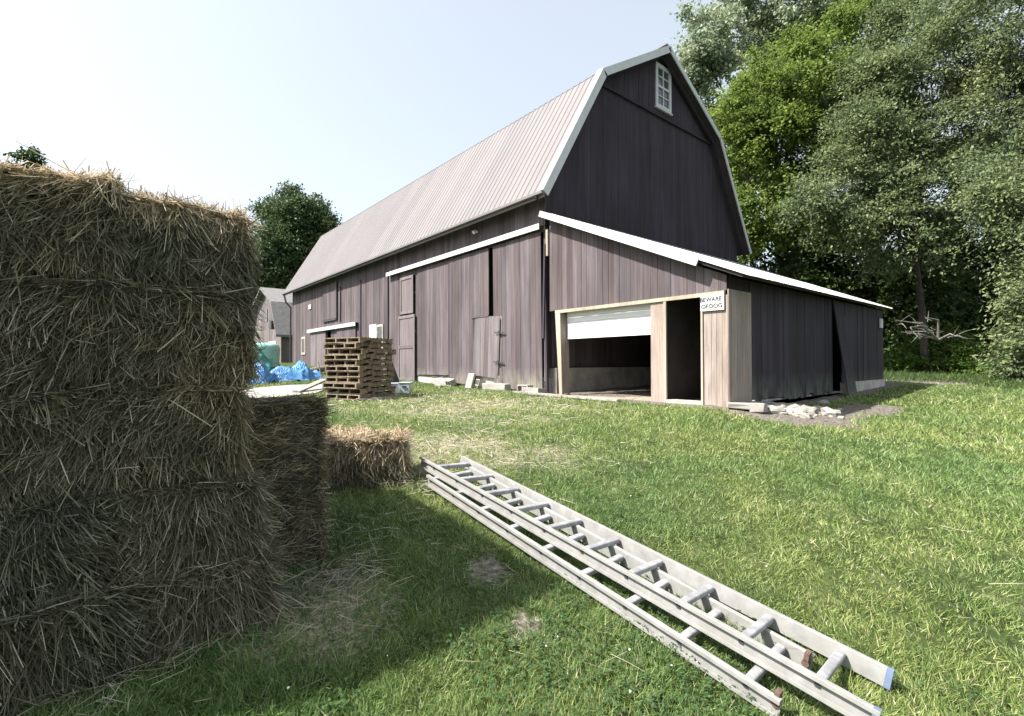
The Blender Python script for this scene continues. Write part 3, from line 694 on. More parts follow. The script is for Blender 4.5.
def bale(label, lo, hi, rz=0, ns=3000, warpit=True, top=None, topd=.05, style='v', mats=None, group=None, seed=0, r=.05, amp=.02, faces=None, lens=(.05, .17), wid=.0032, out=.22, splay=0.0, dropz=None):
    lo = np.array(lo, float); hi = np.array(hi, float); c = (lo+hi)/2; h = (hi-lo)/2
    V, Fc, R = rounded_core(c, h, rz, r, amp, seed=seed)
    mats = mats or [HAY_CORE, HAY_OLD]
    fw = faces or {'-y': 1, '+x': .6, '+z': .6, '-x': .3, '+y': .15}
    tot = 0; ws = {}
    for k, w in fw.items():
        ax = 'xyz'.index(k[1]); ar = np.prod([h[i] for i in range(3) if i != ax])*4; ws[k] = ar*w; tot += ws[k]
    PP, DD, LL, TT = [], [], [], []; ns = int(ns*DENS)
    for k, w in ws.items():
        m = int(ns*w/tot); ax = 'xyz'.index(k[1]); sg_ = 1 if k[0] == '+' else -1
        p = RG.uniform(-1, 1, (m, 3))*h*1.0; p[:, ax] = sg_*(h[ax]-RG.uniform(.0, .03, m)); ez = np.abs(p[:, 2]/h[2]); p[:, ax] -= 0 if ax == 2 else sg_*np.clip(ez-.9, 0, 1)*.22
        a, b = [i for i in range(3) if i != ax]
        if ax == 2: bb, aa = b, a
        else: aa, bb = (1 if ax == 0 else 0), 2
        ph = vnoise(p[:, aa]*1+seed*3.1, p[:, bb]+seed*1.7, 9, seed)*2-1
        if style == 'v': ang = -math.pi/2+ph*1.15+RG.normal(0, .45, m)
        elif style == 'h': ang = ph*.35+RG.normal(0, .22, m)+np.where(RG.random(m) < .5, 0, math.pi)
        else: ang = RG.uniform(0, 2*math.pi, m)
        if splay: ang = -math.pi/2+(p[:, aa]/h[aa])*splay*(1 if ax != 0 else -1)+ph*.5+RG.normal(0, .35, m)
        wild = RG.random(m) < .16; ang = np.where(wild, RG.uniform(0, 6.28, m), ang)
        if ax == 2: ang = RG.uniform(0, 6.28, m); out_ = .12
        else: out_ = out
        d = np.zeros((m, 3)); d[:, aa] = np.cos(ang); d[:, bb] = np.sin(ang)
        d[:, ax] = sg_*np.abs(RG.normal(0, out_, m))
        # stalks near an edge lean over it
        e_ = np.abs(p/h)**6; d += np.sign(p)*e_*RG.uniform(0, .5, (m, 1))*np.array([1, 1, .15])
        L = RG.uniform(lens[0], lens[1], m)*np.where(RG.random(m) < .06, 1.6, 1)
        d = nrm(d); p = p-d*(L*.4)[:, None]
        p[:, ax] = np.where(sg_*p[:, ax] > h[ax]+.02, sg_*(h[ax]), p[:, ax])
        if ax != 2 and not splay:                     # keep stalks out of the seam between layers
            q_ = p+nrm(d)*L[:, None]; over = np.maximum(np.abs(q_[:, 2])-h[2]*1.0, 0)*np.sign(q_[:, 2]); p[:, 2] -= over*(RG.random(m) < .85)
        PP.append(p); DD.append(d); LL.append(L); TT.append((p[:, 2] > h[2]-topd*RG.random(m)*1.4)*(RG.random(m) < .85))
    P = np.concatenate(PP)@R.T+c; D = np.concatenate(DD)@R.T; L = np.concatenate(LL)
    W = RG.uniform(.6, 1.6, len(P))*wid*1.1
    tt = np.concatenate(TT).astype(bool) if top is not None else np.zeros(len(P), bool)  # stalks near the top switch to the lighter colour that stands for sun
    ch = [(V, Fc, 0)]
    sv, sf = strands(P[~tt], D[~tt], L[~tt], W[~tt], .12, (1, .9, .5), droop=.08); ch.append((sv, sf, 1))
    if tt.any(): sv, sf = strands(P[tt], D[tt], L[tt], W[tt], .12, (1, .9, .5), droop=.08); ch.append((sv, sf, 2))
    def warp(v):
        v = v.copy(); x_, y_, z_ = v[:, 0].copy(), v[:, 1].copy(), v[:, 2].copy()
        v[:, 2] += (fbm(x_, y_*.4, 3.2, 7)-.5)*.075*np.clip((z_+1.2)/.4, 0, 1); v[:, 1] += (fbm(x_, z_, 3.0, 17)-.5)*.11; v[:, 0] += (fbm(y_*.3, z_, 4.0, 27)-.5)*.05
        return v
    if warpit: ch = [(warp(v), f, m_) for v, f, m_ in ch]
    o = npmesh('hay_bale', ch, mats+([top] if top else []), None, (c[0], c[1], lo[2]), smooth=(0,))
    tag(o, label, 'hay bale', group); return o
YB = 2.60; DENS = 2.5
G1 = 'hay bales in the tall stack on the left'
bale('top hay bale at the right end of the tall stack, sunlight coloured into its edge', (.07, YB-.01, .37), (.525, YB+.95, .705), ns=7500, style='v', group=G1, seed=1, top=HAY_SUNLIT, r=.09, amp=.03)
bale('highest hay bale of the tall stack, left of the sunlit end one', (-.95, YB-.02, .36), (.045, YB+.95, .755), ns=9500, style='v', group=G1, seed=2, top=HAY_SUNLIT, r=.09, amp=.035)
bale('wide hay bale in the second layer of the tall stack', (-.55, YB-.03, -.07), (.535, YB+.95, .335), .0, ns=11000, group=G1, seed=3, r=.05)
bale('second-layer hay bale at the left edge of the picture', (-1.4, YB-.03, -.07), (-.57, YB+.95, .345), ns=3500, group=G1, seed=13)
bale('wide hay bale in the middle layer of the tall stack', (-.42, YB-.04, -.50), (.495, YB+.95, -.095), .0, ns=10500, group=G1, seed=4, r=.05)
bale('middle-layer hay bale at the left edge of the picture', (-1.35, YB-.04, -.50), (-.44, YB+.95, -.085), ns=3500, group=G1, seed=14)
bale('hay bale with fanned stalks, right end of the second layer from the ground', (.075, YB-.05, -.86), (.565, YB+.95, -.525), ns=7500, group=G1, seed=5, r=.07, splay=.75, out=.35)
bale('hay bale with fanned stalks, left of the seam in the layer above the bottom one', (-.9, YB-.06, -.86), (.055, YB+.95, -.515), ns=9000, group=G1, seed=6, r=.07, splay=.7, out=.35)
bale('bottom hay bale at the right corner of the tall stack, spilling onto the grass', (.09, YB-.08, -1.26), (.60, YB+.95, -.885), ns=8500, group=G1, seed=7, r=.08, splay=.8, out=.4, lens=(.08, .24))
bale('bottom hay bale left of the corner one, spilling onto the grass', (-.95, YB-.12, -1.32), (.07, YB+.95, -.875), ns=10500, group=G1, seed=8, r=.08, splay=.8, out=.4, lens=(.08, .24))
for i, (z0, z1) in enumerate(((-1.15, -.62), (-.60, -.16), (-.14, .28), (.30, .70))):
    for ya_, yb_, xb_ in ((3.59, 4.10, .54), (4.14, 4.68, .46)):
        bale('hay bale hidden in the back row of the tall stack', (-.35, ya_, z0), (xb_, yb_, z1), 0, ns=1000, group='back row of the tall stack', seed=20+i, faces={'+z': 1, '+x': 1.5, '-y': .2, '+y': .5})
bale('hay bale standing on end behind the corner of the tall stack', (.56, 3.02, -1.22), (1.02, 3.42, -.215), 0, ns=9500, style='h', seed=31, r=.05, lens=(.04, .15), wid=.003, out=.12)
GB = [HAY_CORE2, HAY_SUNLIT]
rz = -.50
bale('single hay bale lying in the sun by the ladders, sunlit gold coloured into its top', (1.73-.29, 3.99-.20, -1.02), (1.73+.29, 3.99+.20, -.605), rz, ns=9000, style='v', mats=[HAY_CORE2, HAY_OLD], top=HAY_SUNLIT, topd=.24, seed=41, r=.11, amp=.04, wid=.0045, lens=(.05, .18), out=.35, faces={'-y': 1, '+x': .7, '+z': 1.6, '-x': .6, '+y': .3})  # sunlit top and shaded front are two stalk colours
bale('half-shaded hay bale just behind the gold-topped one', (1.50-.42, 4.62-.22, -.98), (1.50+.42, 4.62+.22, -.60), rz+.2, ns=5000, style='v', mats=[HAY_CORE, HAY_OLD], top=HAY_SUNLIT, seed=42, r=.08, amp=.03, wid=.0045)

# ------------------------------------------------------------------ pallets
G2 = 'wooden pallets in the stack by the barn'
lab = ['topmost pallet of the stack, set slightly askew', 'second pallet from the top of the stack', 'third pallet from the top, pushed to the right', 'fourth pallet from the top of the stack', 'fifth pallet from the top of the stack',
       'sixth pallet from the top, level with the middle of the stack', 'fifth pallet from the bottom of the stack', 'fourth pallet from the bottom of the stack', 'third pallet from the bottom of the stack',
       'second pallet from the bottom of the stack', 'bottom pallet of the stack, standing on the grass']
NP = len(lab); base_z = gz(5.0, 10.9)-.01; ph = (.60-base_z)/NP
def pallet_root(c, rz, label):
    return empty('pallet', c, label, 'pallet', G2, rz)
def pallet_parts(root):
    # local axes: x = along the stringers, y = across
    def put(mb, name, mat):
        me_o = mb.build(name, mat, None, loc=(0, 0, 0)); me_o.parent = root; return me_o
    w, l = 1.10, 1.12
    for i in range(4):
        y = -l/2+.03+i*(l-.06)/3; nt_ = .035 if i in (0,) else 0.0002
        mb = MB(); t = .02; z0, z1 = .0245, ph-.0265
        prof = [(-w/2, z0), (-w*.33, z0), (-w*.31, z0+nt_), (-w*.16, z0+nt_), (-w*.14, z0), (w*.14, z0), (w*.16, z0+nt_), (w*.31, z0+nt_), (w*.33, z0), (w/2, z0), (w/2, z1), (-w/2, z1)]
        mb.prism([(a, y-t, b) for a, b in prof], (0, 2*t, 0)); put(mb, 'stringer', PALLETWOOD)
    mb = MB()
    for i in range(9):
        x = -w/2+.05+i*(w-.10)/8; mb.box((x-.052, -l/2, ph-.026), (x+.052, l/2, ph-.002))
    put(mb, 'top_deck', PALLETWOOD)
    mb = MB()
    for x in (-w/2+.05, -.18, .18, w/2-.05): mb.box((x-.052, -l/2, .002), (x+.052, l/2, .024))
    put(mb, 'bottom_deck', PALLETWOOD)
e1 = np.array((math.cos(.37), math.sin(.37))); e2 = np.array((-e1[1], e1[0]))
pc = np.array((4.37, 10.64))+e1*.55+e2*.56
proto = None; kids = []
for i in range(NP):
    lev = NP-1-i
    jx, jy = random.uniform(-.06, .06), random.uniform(-.05, .05)
    if i == 2: jx += .03
    c = pc+e1*jx+e2*jy
    r_ = .37+random.uniform(-.05, .05)
    if proto is None:
        proto = pallet_root((c[0], c[1], base_z+lev*ph), r_, lab[i]); pallet_parts(proto); kids = list(proto.children)
    else:
        q_ = proto.copy(); COL.objects.link(q_); q_.location = (c[0], c[1], base_z+lev*ph); q_.rotation_euler.z = r_; q_['label'] = lab[i]
        for ch in kids:
            k_ = ch.copy(); COL.objects.link(k_); k_.parent = q_

def plank(name, label, cat, p, q, w, t, mat=OLDBOARD, group=None):
    mb = MB(); mb.beam(p, q, w, t); o = mb.build(name, mat, bevel=.004); return tag(o, label, cat, group)
def gp(px, py, dz=0): p = hit(px, py); return np.array((p[0], p[1], p[2]+dz))
plank('plank', 'grey board lying flat in front of the pallet stack', 'board', gp(356, 401, .04), gp(392, 399, .04), .3, .04)
plank('plank', 'pale plank propped against the left foot of the pallet stack', 'board', gp(296, 394, .05), gp(325, 389, .28), .22, .05)
plank('plank', 'short pale plank lying between hay and pallets', 'board', gp(316, 409, .03), gp(334, 407, .03), .2, .05)
plank('plank', 'long thin board lying along the edge of the dirt before the garage opening', 'board', (7.72, 9.25, gz(7.72, 9.25)+.04), (7.62, 6.0, gz(7.62, 6.0)+.05), .14, .045)
mb = MB(); b0 = gp(391, 391, 0); mb.prism([b0, b0+np.array((.35, -.02, 0)), b0+np.array((.02, .1, .95)), b0+np.array((-.1, .12, .95))], (.03, .04, 0)); tag(mb.build('leaning_board', BLACK), 'dark board leaning against the right side of the pallet stack', 'board')
# milky totes
def tote(label, c, w, l, h, rz):
    root = empty('storage_tote', c, label, 'storage bin', 'milky plastic bins beside the pallets', rz)
    mb = MB(); mb.add([(-w*.44, -l*.44, 0), (w*.44, -l*.44, 0), (w*.44, l*.44, 0), (-w*.44, l*.44, 0), (-w*.5, -l*.5, h), (w*.5, -l*.5, h), (w*.5, l*.5, h), (-w*.5, l*.5, h)],
                      [[3, 2, 1, 0], [0, 1, 5, 4], [1, 2, 6, 5], [2, 3, 7, 6], [3, 0, 4, 7], [4, 5, 6, 7]])
    o = mb.build('tub', TOTE, None, loc=(0, 0, 0), bevel=.015); o.parent = root
    mb = MB(); mb.box((-w*.53, -l*.53, h+.002), (w*.53, l*.53, h+.03)); o = mb.build('lid', TOTE, None, loc=(0, 0, 0), bevel=.008); o.parent = root
    mb = MB(); mb.box((-.05, -l*.53, h*.62), (.05, -l*.475, h*.78)); o = mb.build('handle', BLACK, None, loc=(0, 0, 0)); o.parent = root
c1 = gp(394.5, 393.5); c2 = gp(406, 393.5)
tote('milky plastic bin touching the right side of the pallet stack', tuple(c1), .30, .34, .25, -.5)
tote('milky plastic bin standing free on the grass, right of its twin', tuple(c2), .30, .36, .27, -.75)

# ------------------------------------------------------------------ tarp, tub, log, stake
def cloth(fn, nu, nv):
    V = np.array([fn(i/(nu-1), j/(nv-1)) for i in range(nu) for j in range(nv)])
    q = (np.arange(nu-1)[:, None]*nv+np.arange(nv-1)[None, :]).ravel()
    return V, np.stack([q, q+nv, q+nv+1, q+1], 1)
tA, tB = gp(236, 384), gp(316, 378)
ax_ = unit((tB-tA)*np.array((1, 1, 0))); sd_ = np.array((-ax_[1], ax_[0], 0)); TL = np.linalg.norm((tB-tA)[:2])
def tarpf(u, v):
    s = (v-.5)*2; wdt = .55+.15*math.sin(u*9+1)
    hgt = (.50-.10*u+.10*math.sin(u*11)+.08*math.sin(u*23+2))*max(0, 1-abs(s)**1.7)
    p = tA+ax_*TL*u+sd_*(s*wdt+.08*math.sin(u*17))
    n1 = float(vnoise(np.array([u*10.]), np.array([v*4.]), 1.6, 3)[0])-.5; n2 = float(vnoise(np.array([u*24.]), np.array([v*7.]), 1.7, 8)[0])-.5
    n3 = abs(float(vnoise(np.array([u*13.+v*5]), np.array([v*3.]), 2.3, 5)[0])-.5)
    z = gz(p[0], p[1])+.02+max(0, hgt+n1*.18+n2*.08-n3*.18)
    return (p[0]+n2*.1, p[1]+n1*.1, z)
V, Fc = cloth(tarpf, 90, 36)
o = npmesh('tarp', [(V, Fc, 0)], [BLUETARP], None, tuple(V.mean(0))); tag(o, 'crumpled bright blue tarp on the grass beyond the hay', 'tarp')
tc = P3(261, 372, 20.5); tc[2] = gz(tc[0], tc[1])
tub = empty('plastic_tank', tuple(tc), 'pale mint plastic tank behind the blue tarp', 'tank')
def lathe_np(c, prof, n=36, wob=.0, seed=0):
    V = []; 
    for k, (r, z) in enumerate(prof):
        for j in range(n):
            t = 2*math.pi*j/n; rr = r*(1+wob*math.sin(t*5+k*.9+seed)+wob*.7*math.sin(t*11-k*1.7))
            V.append((c[0]+rr*math.cos(t), c[1]+rr*math.sin(t), c[2]+z+wob*.5*math.sin(t*4+k)))
    Fq = [[k*n+j, k*n+(j+1) % n, (k+1)*n+(j+1) % n, (k+1)*n+j] for k in range(len(prof)-1) for j in range(n)]
    return np.array(V), np.array(Fq)
v_, f_ = lathe_np(tc, [(.68, .2), (.70, .6), (.70, .95), (.68, 1.08), (.58, 1.17), (.3, 1.21), (.01, 1.22)], wob=.025)
npmesh('tank_body', [(v_, f_, 0)], [MINT], tub, smooth=(0,))
v_, f_ = lathe_np(tc, [(.98, .0), (.95, .2), (.88, .38), (.80, .50), (.72, .56)], n=60, wob=.06, seed=2)
o = npmesh('tarp', [(v_, f_, 0)], [TEALTARP], None, tuple(tc)); tag(o, 'dark teal tarp bunched round the foot of the mint tank', 'tarp')
la, lb = gp(296, 380, .16), gp(331, 372, .2)
mb = MB(); mb.tube([la, (la+lb)/2+np.array((0, 0, .03)), lb], [.12, .13, .10], 12); tag(mb.build('log', plain('log_bark', (.20, .17, .135), .9, .4, 8, bumpd=.02), smooth=False), 'grey-brown log lying at the right end of the blue tarp', 'log')
sa = gp(323, 385); mb = MB(); mb.tube([sa, sa+np.array((-.12, .1, .75))], [.025, .015], 7); tag(mb.build('stake', DEADWOOD), 'thin pale stake leaning by the left side of the pallets', 'stake')

# ------------------------------------------------------------------ blocks and stones
def cinder(label, c, rz, rx=0, L=.39, D=.19, H=.19):
    mb = MB(); t = .03
    mb.box((-L/2, -D/2, 0), (L/2, -D/2+t, H)); mb.box((-L/2, D/2-t, 0), (L/2, D/2, H))
    for x in (-L/2, -t/2, L/2-t): mb.box((x, -D/2+t, 0), (x+t, D/2-t, H))
    o = mb.build('concrete_block', CONCRETE_L, None, loc=(0, 0, 0), bevel=.003); o.location = c; o.rotation_euler = (rx, 0, rz)
    tag(o, label, 'concrete block', 'concrete blocks along the barn wall')
cinder('hollow concrete block tipped on its side below the gap of the sliding doors', (8.05, 9.35, gz(8.05, 9.35)+.10), 1.62, math.pi/2)
cinder('hollow concrete block standing on end below the crooked wicket door', (8.03, 11.25, gz(8, 11.25)+.20), 1.2, math.pi/2+.25)
bpy.context.view_layer.objects[-1].rotation_euler = (1.8, 1.35, 1.3)
cinder('hollow concrete block lying against the pale foundation left of the doors', (8.02, 12.75, gz(8, 12.75)+.08), 1.4, 1.2)
def slabstone(label, c, sz, rot, mat=CONCRETE_L, cat='concrete slab', nm='concrete_slab'):
    mb = MB(); mb.box((-sz[0]/2, -sz[1]/2, 0), (sz[0]/2, sz[1]/2, sz[2])); mb.v = [(x+random.uniform(-.02, .02), y+random.uniform(-.02, .02), z+random.uniform(-.01, .01)) for x, y, z in mb.v]
    o = mb.build(nm, mat, None, loc=(0, 0, 0), bevel=.012); o.location = c; o.rotation_euler = rot; tag(o, label, cat); return o
slabstone('pale slab leaning beside the block under the wicket door', (7.98, 11.58, gz(8, 11.58)), (.08, .30, .45), (0, .25, 0))
slabstone('pale slab lying flat at the barn corner', (8.0, 8.85, gz(8, 8.85)+.02), (.30, .50, .13), (0, .1, .1))
slabstone('tilted pale slab by the foundation left of the doors', (7.95, 13.15, gz(8, 13.1)+.01), (.30, .45, .09), (.35, .1, .2))
slabstone('pale sill stone under the wicket door', (8.15, 10.6, gz(8.15, 10.6)-.02), (.22, 1.1, .20), (0, 0, 0))
slabstone('flat pale paving slab at the foot of the tan corner', (8.35, 4.02, gz(8.35, 4.0)+.02), (.40, .36, .09), (.05, 0, .5), cat='stone', nm='paving_slab')
slabstone('squared pale stone just in front of the tan corner', (8.40, 3.72, gz(8.40, 3.72)), (.30, .22, .15), (0, .05, .2), STONE, 'stone', 'squared_stone')
def rubble():
    ch = []; k = 0
    for i in range(230):
        x, y = RG.normal(9.35, .55), RG.normal(3.62, .28)
        if x < 8.65: continue
        r = RG.uniform(.02, .05) if i % 4 else RG.uniform(.05, .13)
        v, f, _ = rounded_core((x, y, gz(x, y)+r*.2), (r*RG.uniform(.8, 1.3), r, r*.7), RG.uniform(0, 3), r*.5, r*.4, n=4, seed=i)
        ch.append((v, f, 0))
    o = npmesh('rubble', ch, [STONE], None, (9.15, 3.7, gz(9.15, 3.7))); tag(o, 'heap of broken stones and earth at the foot of the lean-to', 'rubble', kind='stuff')
rubble()

# ------------------------------------------------------------------ trees
def add_tubes(mb, start, lobes, tr, seed, n=7):
    rr = random.Random(seed)
    start = np.array(start, float)
    tops = sorted(lobes, key=lambda l: l[0][2]); ctr = np.mean([l[0] for l in lobes], 0)
    fork = start*.55+ctr*.45; fork[2] = start[2]+(ctr[2]-start[2])*.55
    mid = (start+fork)/2+np.array((rr.uniform(-.3, .3), rr.uniform(-.3, .3), 0))
    mb.tube([start-np.array((0, 0, .4)), start+np.array((0, 0, .3)), mid, fork], [tr*1.5, tr*1.1, tr*.9, tr*.65], 10)
    for c, r in lobes:
        a = fork if rr.random() < .5 else (mid+fork)/2
        d = c-a; m1 = a+d*.4+np.array((rr.uniform(-1, 1), rr.uniform(-1, 1), rr.uniform(.2, 1.)))*np.linalg.norm(d)*.10
        rad = tr*.42
        mb.tube([a, m1, a+d*.95], [rad, rad*.6, rad*.25], n)
        for _ in range(3):
            t = rr.uniform(.5, .9); b0 = a+d*t; v = np.array((rr.gauss(0, 1), rr.gauss(0, 1), rr.gauss(.2, .6))); v = unit(v)*r[0]*.8
            mb.tube([b0, b0+v*.5+np.array((0, 0, .1)), b0+v], [rad*.35, rad*.2, rad*.07], 5)
def tree(name, label, cat, base, lob, mat, nleaf, leaf=(.12, .07), spray=.7, droop=.25, per=16, tr=.25, seed=0, group=None, shell=.5, flat=.25, twig=True, lumps=7, prune=0.0):
    rs = np.random.default_rng(seed)
    L_ = []
    for px, py, d, rx, ry in lob:
        c = P3(px, py, d); L_.append((c, np.array((rx*d/F, rx*d/F*.9, ry*d/F))))
    bz = gz(base[0], base[1])
    root = empty(name, (base[0], base[1], bz), label, cat, group)
    mb = MB(); add_tubes(mb, (base[0], base[1], bz), L_, tr, seed); mb.build('trunk', BARK, root, smooth=True)
    area = np.array([l[1][0]*l[1][2] for l in L_]); area /= area.sum()
    VV = []; tw = []
    for (c, r), w in zip(L_, area):
        # sub-clumps on the lobe give light and dark masses
        m = max(6, int(lumps*4))
        sd = nrm(rs.normal(size=(m, 3))); sr = rs.uniform(.55, 1.0, m)[:, None]; SCt = c+sd*sr*r; SR = r.mean()*rs.uniform(.17, .34, m); wk_ = rs.uniform(.2, 1, m)**1.5; wk_ /= wk_.sum()
        ns = max(4, int(nleaf*w/per)); k = rs.choice(m, ns, p=wk_)
        dd = nrm(rs.normal(size=(ns, 3))); rad = rs.random(ns)**shell
        pos = SCt[k]+dd*(rad*SR[k])[:, None]*np.array((1, 1, .72))
        if prune: 
            keep = rs.random(ns) > prune*(vnoise(pos[:, 0]+pos[:, 1], pos[:, 2]*1.3, .8, seed) > .55); pos = pos[keep]; dd = dd[keep]; k = k[keep]; ns = len(pos)
        D = nrm(dd*.7+nrm(pos-c)*.6+rs.normal(size=(ns, 3))*.4+np.array((0, 0, .1)))
        sl = spray*rs.uniform(.6, 1.3, ns)
        t = rs.random((ns, per)); lat = rs.normal(0, 1, (ns, per, 3))*np.array((1, 1, flat))
        Pl = pos[:, None]+D[:, None]*(t*sl[:, None])[..., None]+lat*(sl*.22)[:, None, None]; Pl[..., 2] -= droop*(t**2)*sl[:, None]
        Pl = Pl.reshape(-1, 3); mm = len(Pl)
        Dl = nrm(np.repeat(D, per, 0)*.6+rs.normal(size=(mm, 3))*.7+np.array((0, 0, -.35)))
        up = nrm(np.array((-.25, .1, 1.))+rs.normal(size=(mm, 3))*.42); S = nrm(np.cross(Dl, up))
        Ls = leaf[0]*rs.uniform(.6, 1.3, mm); Ws = leaf[1]*rs.uniform(.7, 1.2, mm)
        VV.append(leaves(Pl, Dl, S, Ls, Ws))
        if twig:
            e_ = D.copy(); e_[:, 2] -= droop*.6; tw.append(strands(pos-D*.2, e_, sl+.2, np.full(ns, .014), .05))
    off = 0; ch = [(v, f, 0) for v, f in VV]+[(v, f, 1) for v, f in tw]
    npmesh('crown', ch, [mat, BARK], root)
    return root
G3 = 'trees of the wood to the right of the barn'
def bxy(px, d): p = P3(px, 363, d); return (p[0], p[1])
tree('poplar_tree', 'tall pale blue-green poplar showing sky gaps, rising behind the barn gable', 'tree', bxy(790, 40),
     [(700, 45, 38, 26, 38), (722, 95, 39, 30, 40), (735, 30, 40, 30, 34), (765, 10, 40, 34, 34), (800, -5, 38, 36, 40), (745, 150, 40, 34, 44), (712, 165, 39, 16, 44), (840, 0, 40, 34, 30), (785, 70, 41, 36, 50), (690, 70, 38, 13, 22)],
     L_COTTON, 75000, (.27, .21), .9, .2, 14, .4, 101, G3, prune=.5)
tree('maple_tree', 'bright yellow-green maple close behind the right eave of the barn', 'tree', bxy(800, 27),
     [(760, 110, 26, 46, 44), (740, 165, 26, 34, 44), (800, 75, 27, 50, 42), (790, 150, 25.5, 50, 46), (755, 215, 25, 30, 40), (840, 45, 28, 46, 40), (835, 120, 26, 50, 55), (745, 225, 24.5, 12, 30), (820, 200, 26, 45, 50), (875, 20, 28, 40, 40)],
     L_MAPLE, 125000, (.18, .13), .75, .3, 18, .35, 102, G3, lumps=6, prune=.4)
tree('box_elder_tree', 'large grey-green leafy tree with arching boughs in the middle of the wood', 'tree', bxy(925, 22),
     [(850, 190, 21, 46, 40), (900, 150, 22, 48, 40), (880, 90, 23, 46, 44), (935, 80, 23, 48, 40), (815, 205, 21, 26, 26), (890, 230, 21, 50, 40), (945, 185, 21, 46, 36), (930, 15, 24, 50, 40), (860, 140, 21.5, 30, 36), (985, 110, 22, 44, 44)],
     L_WILLOW, 120000, (.155, .085), .85, .4, 18, .15, 103, G3, lumps=6, prune=.6)
tree('walnut_tree', 'broad dull-green tree filling the upper right corner of the picture', 'tree', bxy(1040, 19),
     [(985, 40, 20, 48, 50), (1030, 90, 19, 50, 50), (1000, 170, 19, 34, 34), (1050, 180, 18.5, 46, 50), (1010, 10, 20, 60, 40), (1060, 20, 19, 60, 60), (960, 10, 21, 40, 36)],
     L_WILLOW, 60000, (.15, .08), .85, .35, 18, .22, 104, G3, lumps=6, prune=.75)
tree('leaning_box_elder', 'lower drooping pale green tree at the right edge of the picture', 'tree', bxy(1060, 16),
     [(1000, 195, 17, 30, 28), (1030, 235, 16.5, 32, 36), (1038, 290, 16, 20, 28), (1040, 325, 15.5, 28, 28), (1062, 270, 15.5, 34, 50), (1024, 355, 15.5, 20, 18)],
     L_WILLOW, 32000, (.14, .07), .7, .45, 18, .14, 105, G3, lumps=5, prune=.6)
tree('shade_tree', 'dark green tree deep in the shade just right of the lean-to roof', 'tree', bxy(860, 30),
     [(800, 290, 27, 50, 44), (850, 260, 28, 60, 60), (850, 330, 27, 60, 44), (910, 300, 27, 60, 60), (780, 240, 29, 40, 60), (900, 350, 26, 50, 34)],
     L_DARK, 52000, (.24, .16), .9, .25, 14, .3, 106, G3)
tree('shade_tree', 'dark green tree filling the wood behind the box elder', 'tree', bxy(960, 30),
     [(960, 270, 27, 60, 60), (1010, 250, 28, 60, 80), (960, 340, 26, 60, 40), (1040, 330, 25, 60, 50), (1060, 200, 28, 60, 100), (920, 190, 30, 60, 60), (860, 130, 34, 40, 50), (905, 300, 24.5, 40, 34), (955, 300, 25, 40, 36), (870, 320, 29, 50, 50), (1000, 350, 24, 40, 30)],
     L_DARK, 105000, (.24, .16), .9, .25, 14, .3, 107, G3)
for i, (px, py, d, rx, ry, lb) in enumerate(((905, 362, 23, 24, 22, 'bright bush at the edge of the wood beside the lean-to corner'), (945, 355, 22.5, 30, 26, 'leafy bush under the dead branches'),
                               (985, 365, 21, 28, 20, 'low bush where the lawn meets the wood, right of the dead branches'), (885, 345, 26, 26, 34, 'tall dim bush right behind the lean-to corner'),
                               (1030, 372, 17, 30, 18, 'low bush at the right edge of the lawn'))):
    tree('bush', lb, 'bush', bxy(px, d), [(px, py, d, rx, ry), (px-rx*.5, py+ry*.3, d, rx*.6, ry*.6), (px+rx*.5, py+ry*.25, d-.3, rx*.6, ry*.6)], L_BUSH if i != 3 else L_DARK, 9000, (.13, .08), .5, .2, 14, .06, 120+i, 'bushes along the edge of the wood')
tree('far_tree', 'dark green tree behind the far end of the barn roof', 'tree', bxy(300, 62),
     [(296, 220, 60, 28, 22), (275, 232, 61, 18, 24), (318, 228, 60, 17, 20), (286, 255, 58, 28, 30), (290, 200, 62, 9, 11), (316, 210, 62, 11, 12), (270, 270, 57, 20, 30), (331, 240, 60, 9, 12), (320, 270, 60, 26, 28), (268, 210, 61, 8, 9)],
     L_FAR, 52000, (.36, .24), 1.3, .2, 14, .5, 108, lumps=9)
tree('far_tree', 'rounded tree glimpsed between the hay stack and the grey outbuilding', 'tree', bxy(252, 70),
     [(252, 270, 70, 16, 26), (240, 300, 70, 24, 30), (262, 285, 72, 14, 24), (225, 290, 70, 24, 40)], L_FAR, 16000, (.45, .32), 1.3, .2, 14, .4, 109)
tree('far_tree', 'treetop poking above the left end of the hay stack', 'tree', bxy(28, 60),
     [(28, 155, 60, 6, 7), (30, 168, 60, 9, 9), (24, 200, 60, 16, 20), (30, 240, 60, 24, 34)], L_FAR, 12000, (.42, .3), 1.0, .2, 14, .4, 110)
# bleached dead branches
mb = MB(); rr = random.Random(5); c0 = P3(938, 340, 19.5)
for px, py in ((917, 324), (908, 334), (926, 319), (950, 338), (903, 322)):
    e_ = P3(px+(px-930)*.3, py-2, 18.8+rr.uniform(-.4, .4)); m_ = (c0+e_)/2+np.array((rr.uniform(-.2, .2), rr.uniform(-.2, .2), rr.uniform(.0, .35)))
    mb.tube([c0, m_, e_], [.045, .032, .010], 6)
    for _ in range(6):
        t = rr.uniform(.35, 1); b0 = c0+(e_-c0)*t; v = unit((rr.gauss(0, 1), rr.gauss(0, 1), rr.gauss(-.1, .5)))*rr.uniform(.2, .7); mb.tube([b0, b0+v*.5+np.array((0, 0, rr.uniform(-.08, .08))), b0+v], [.016, .010, .003], 5)
tag(mb.build('dead_branch', DEADWOOD), 'bleached bare branches sticking out of the dark wood', 'branch')

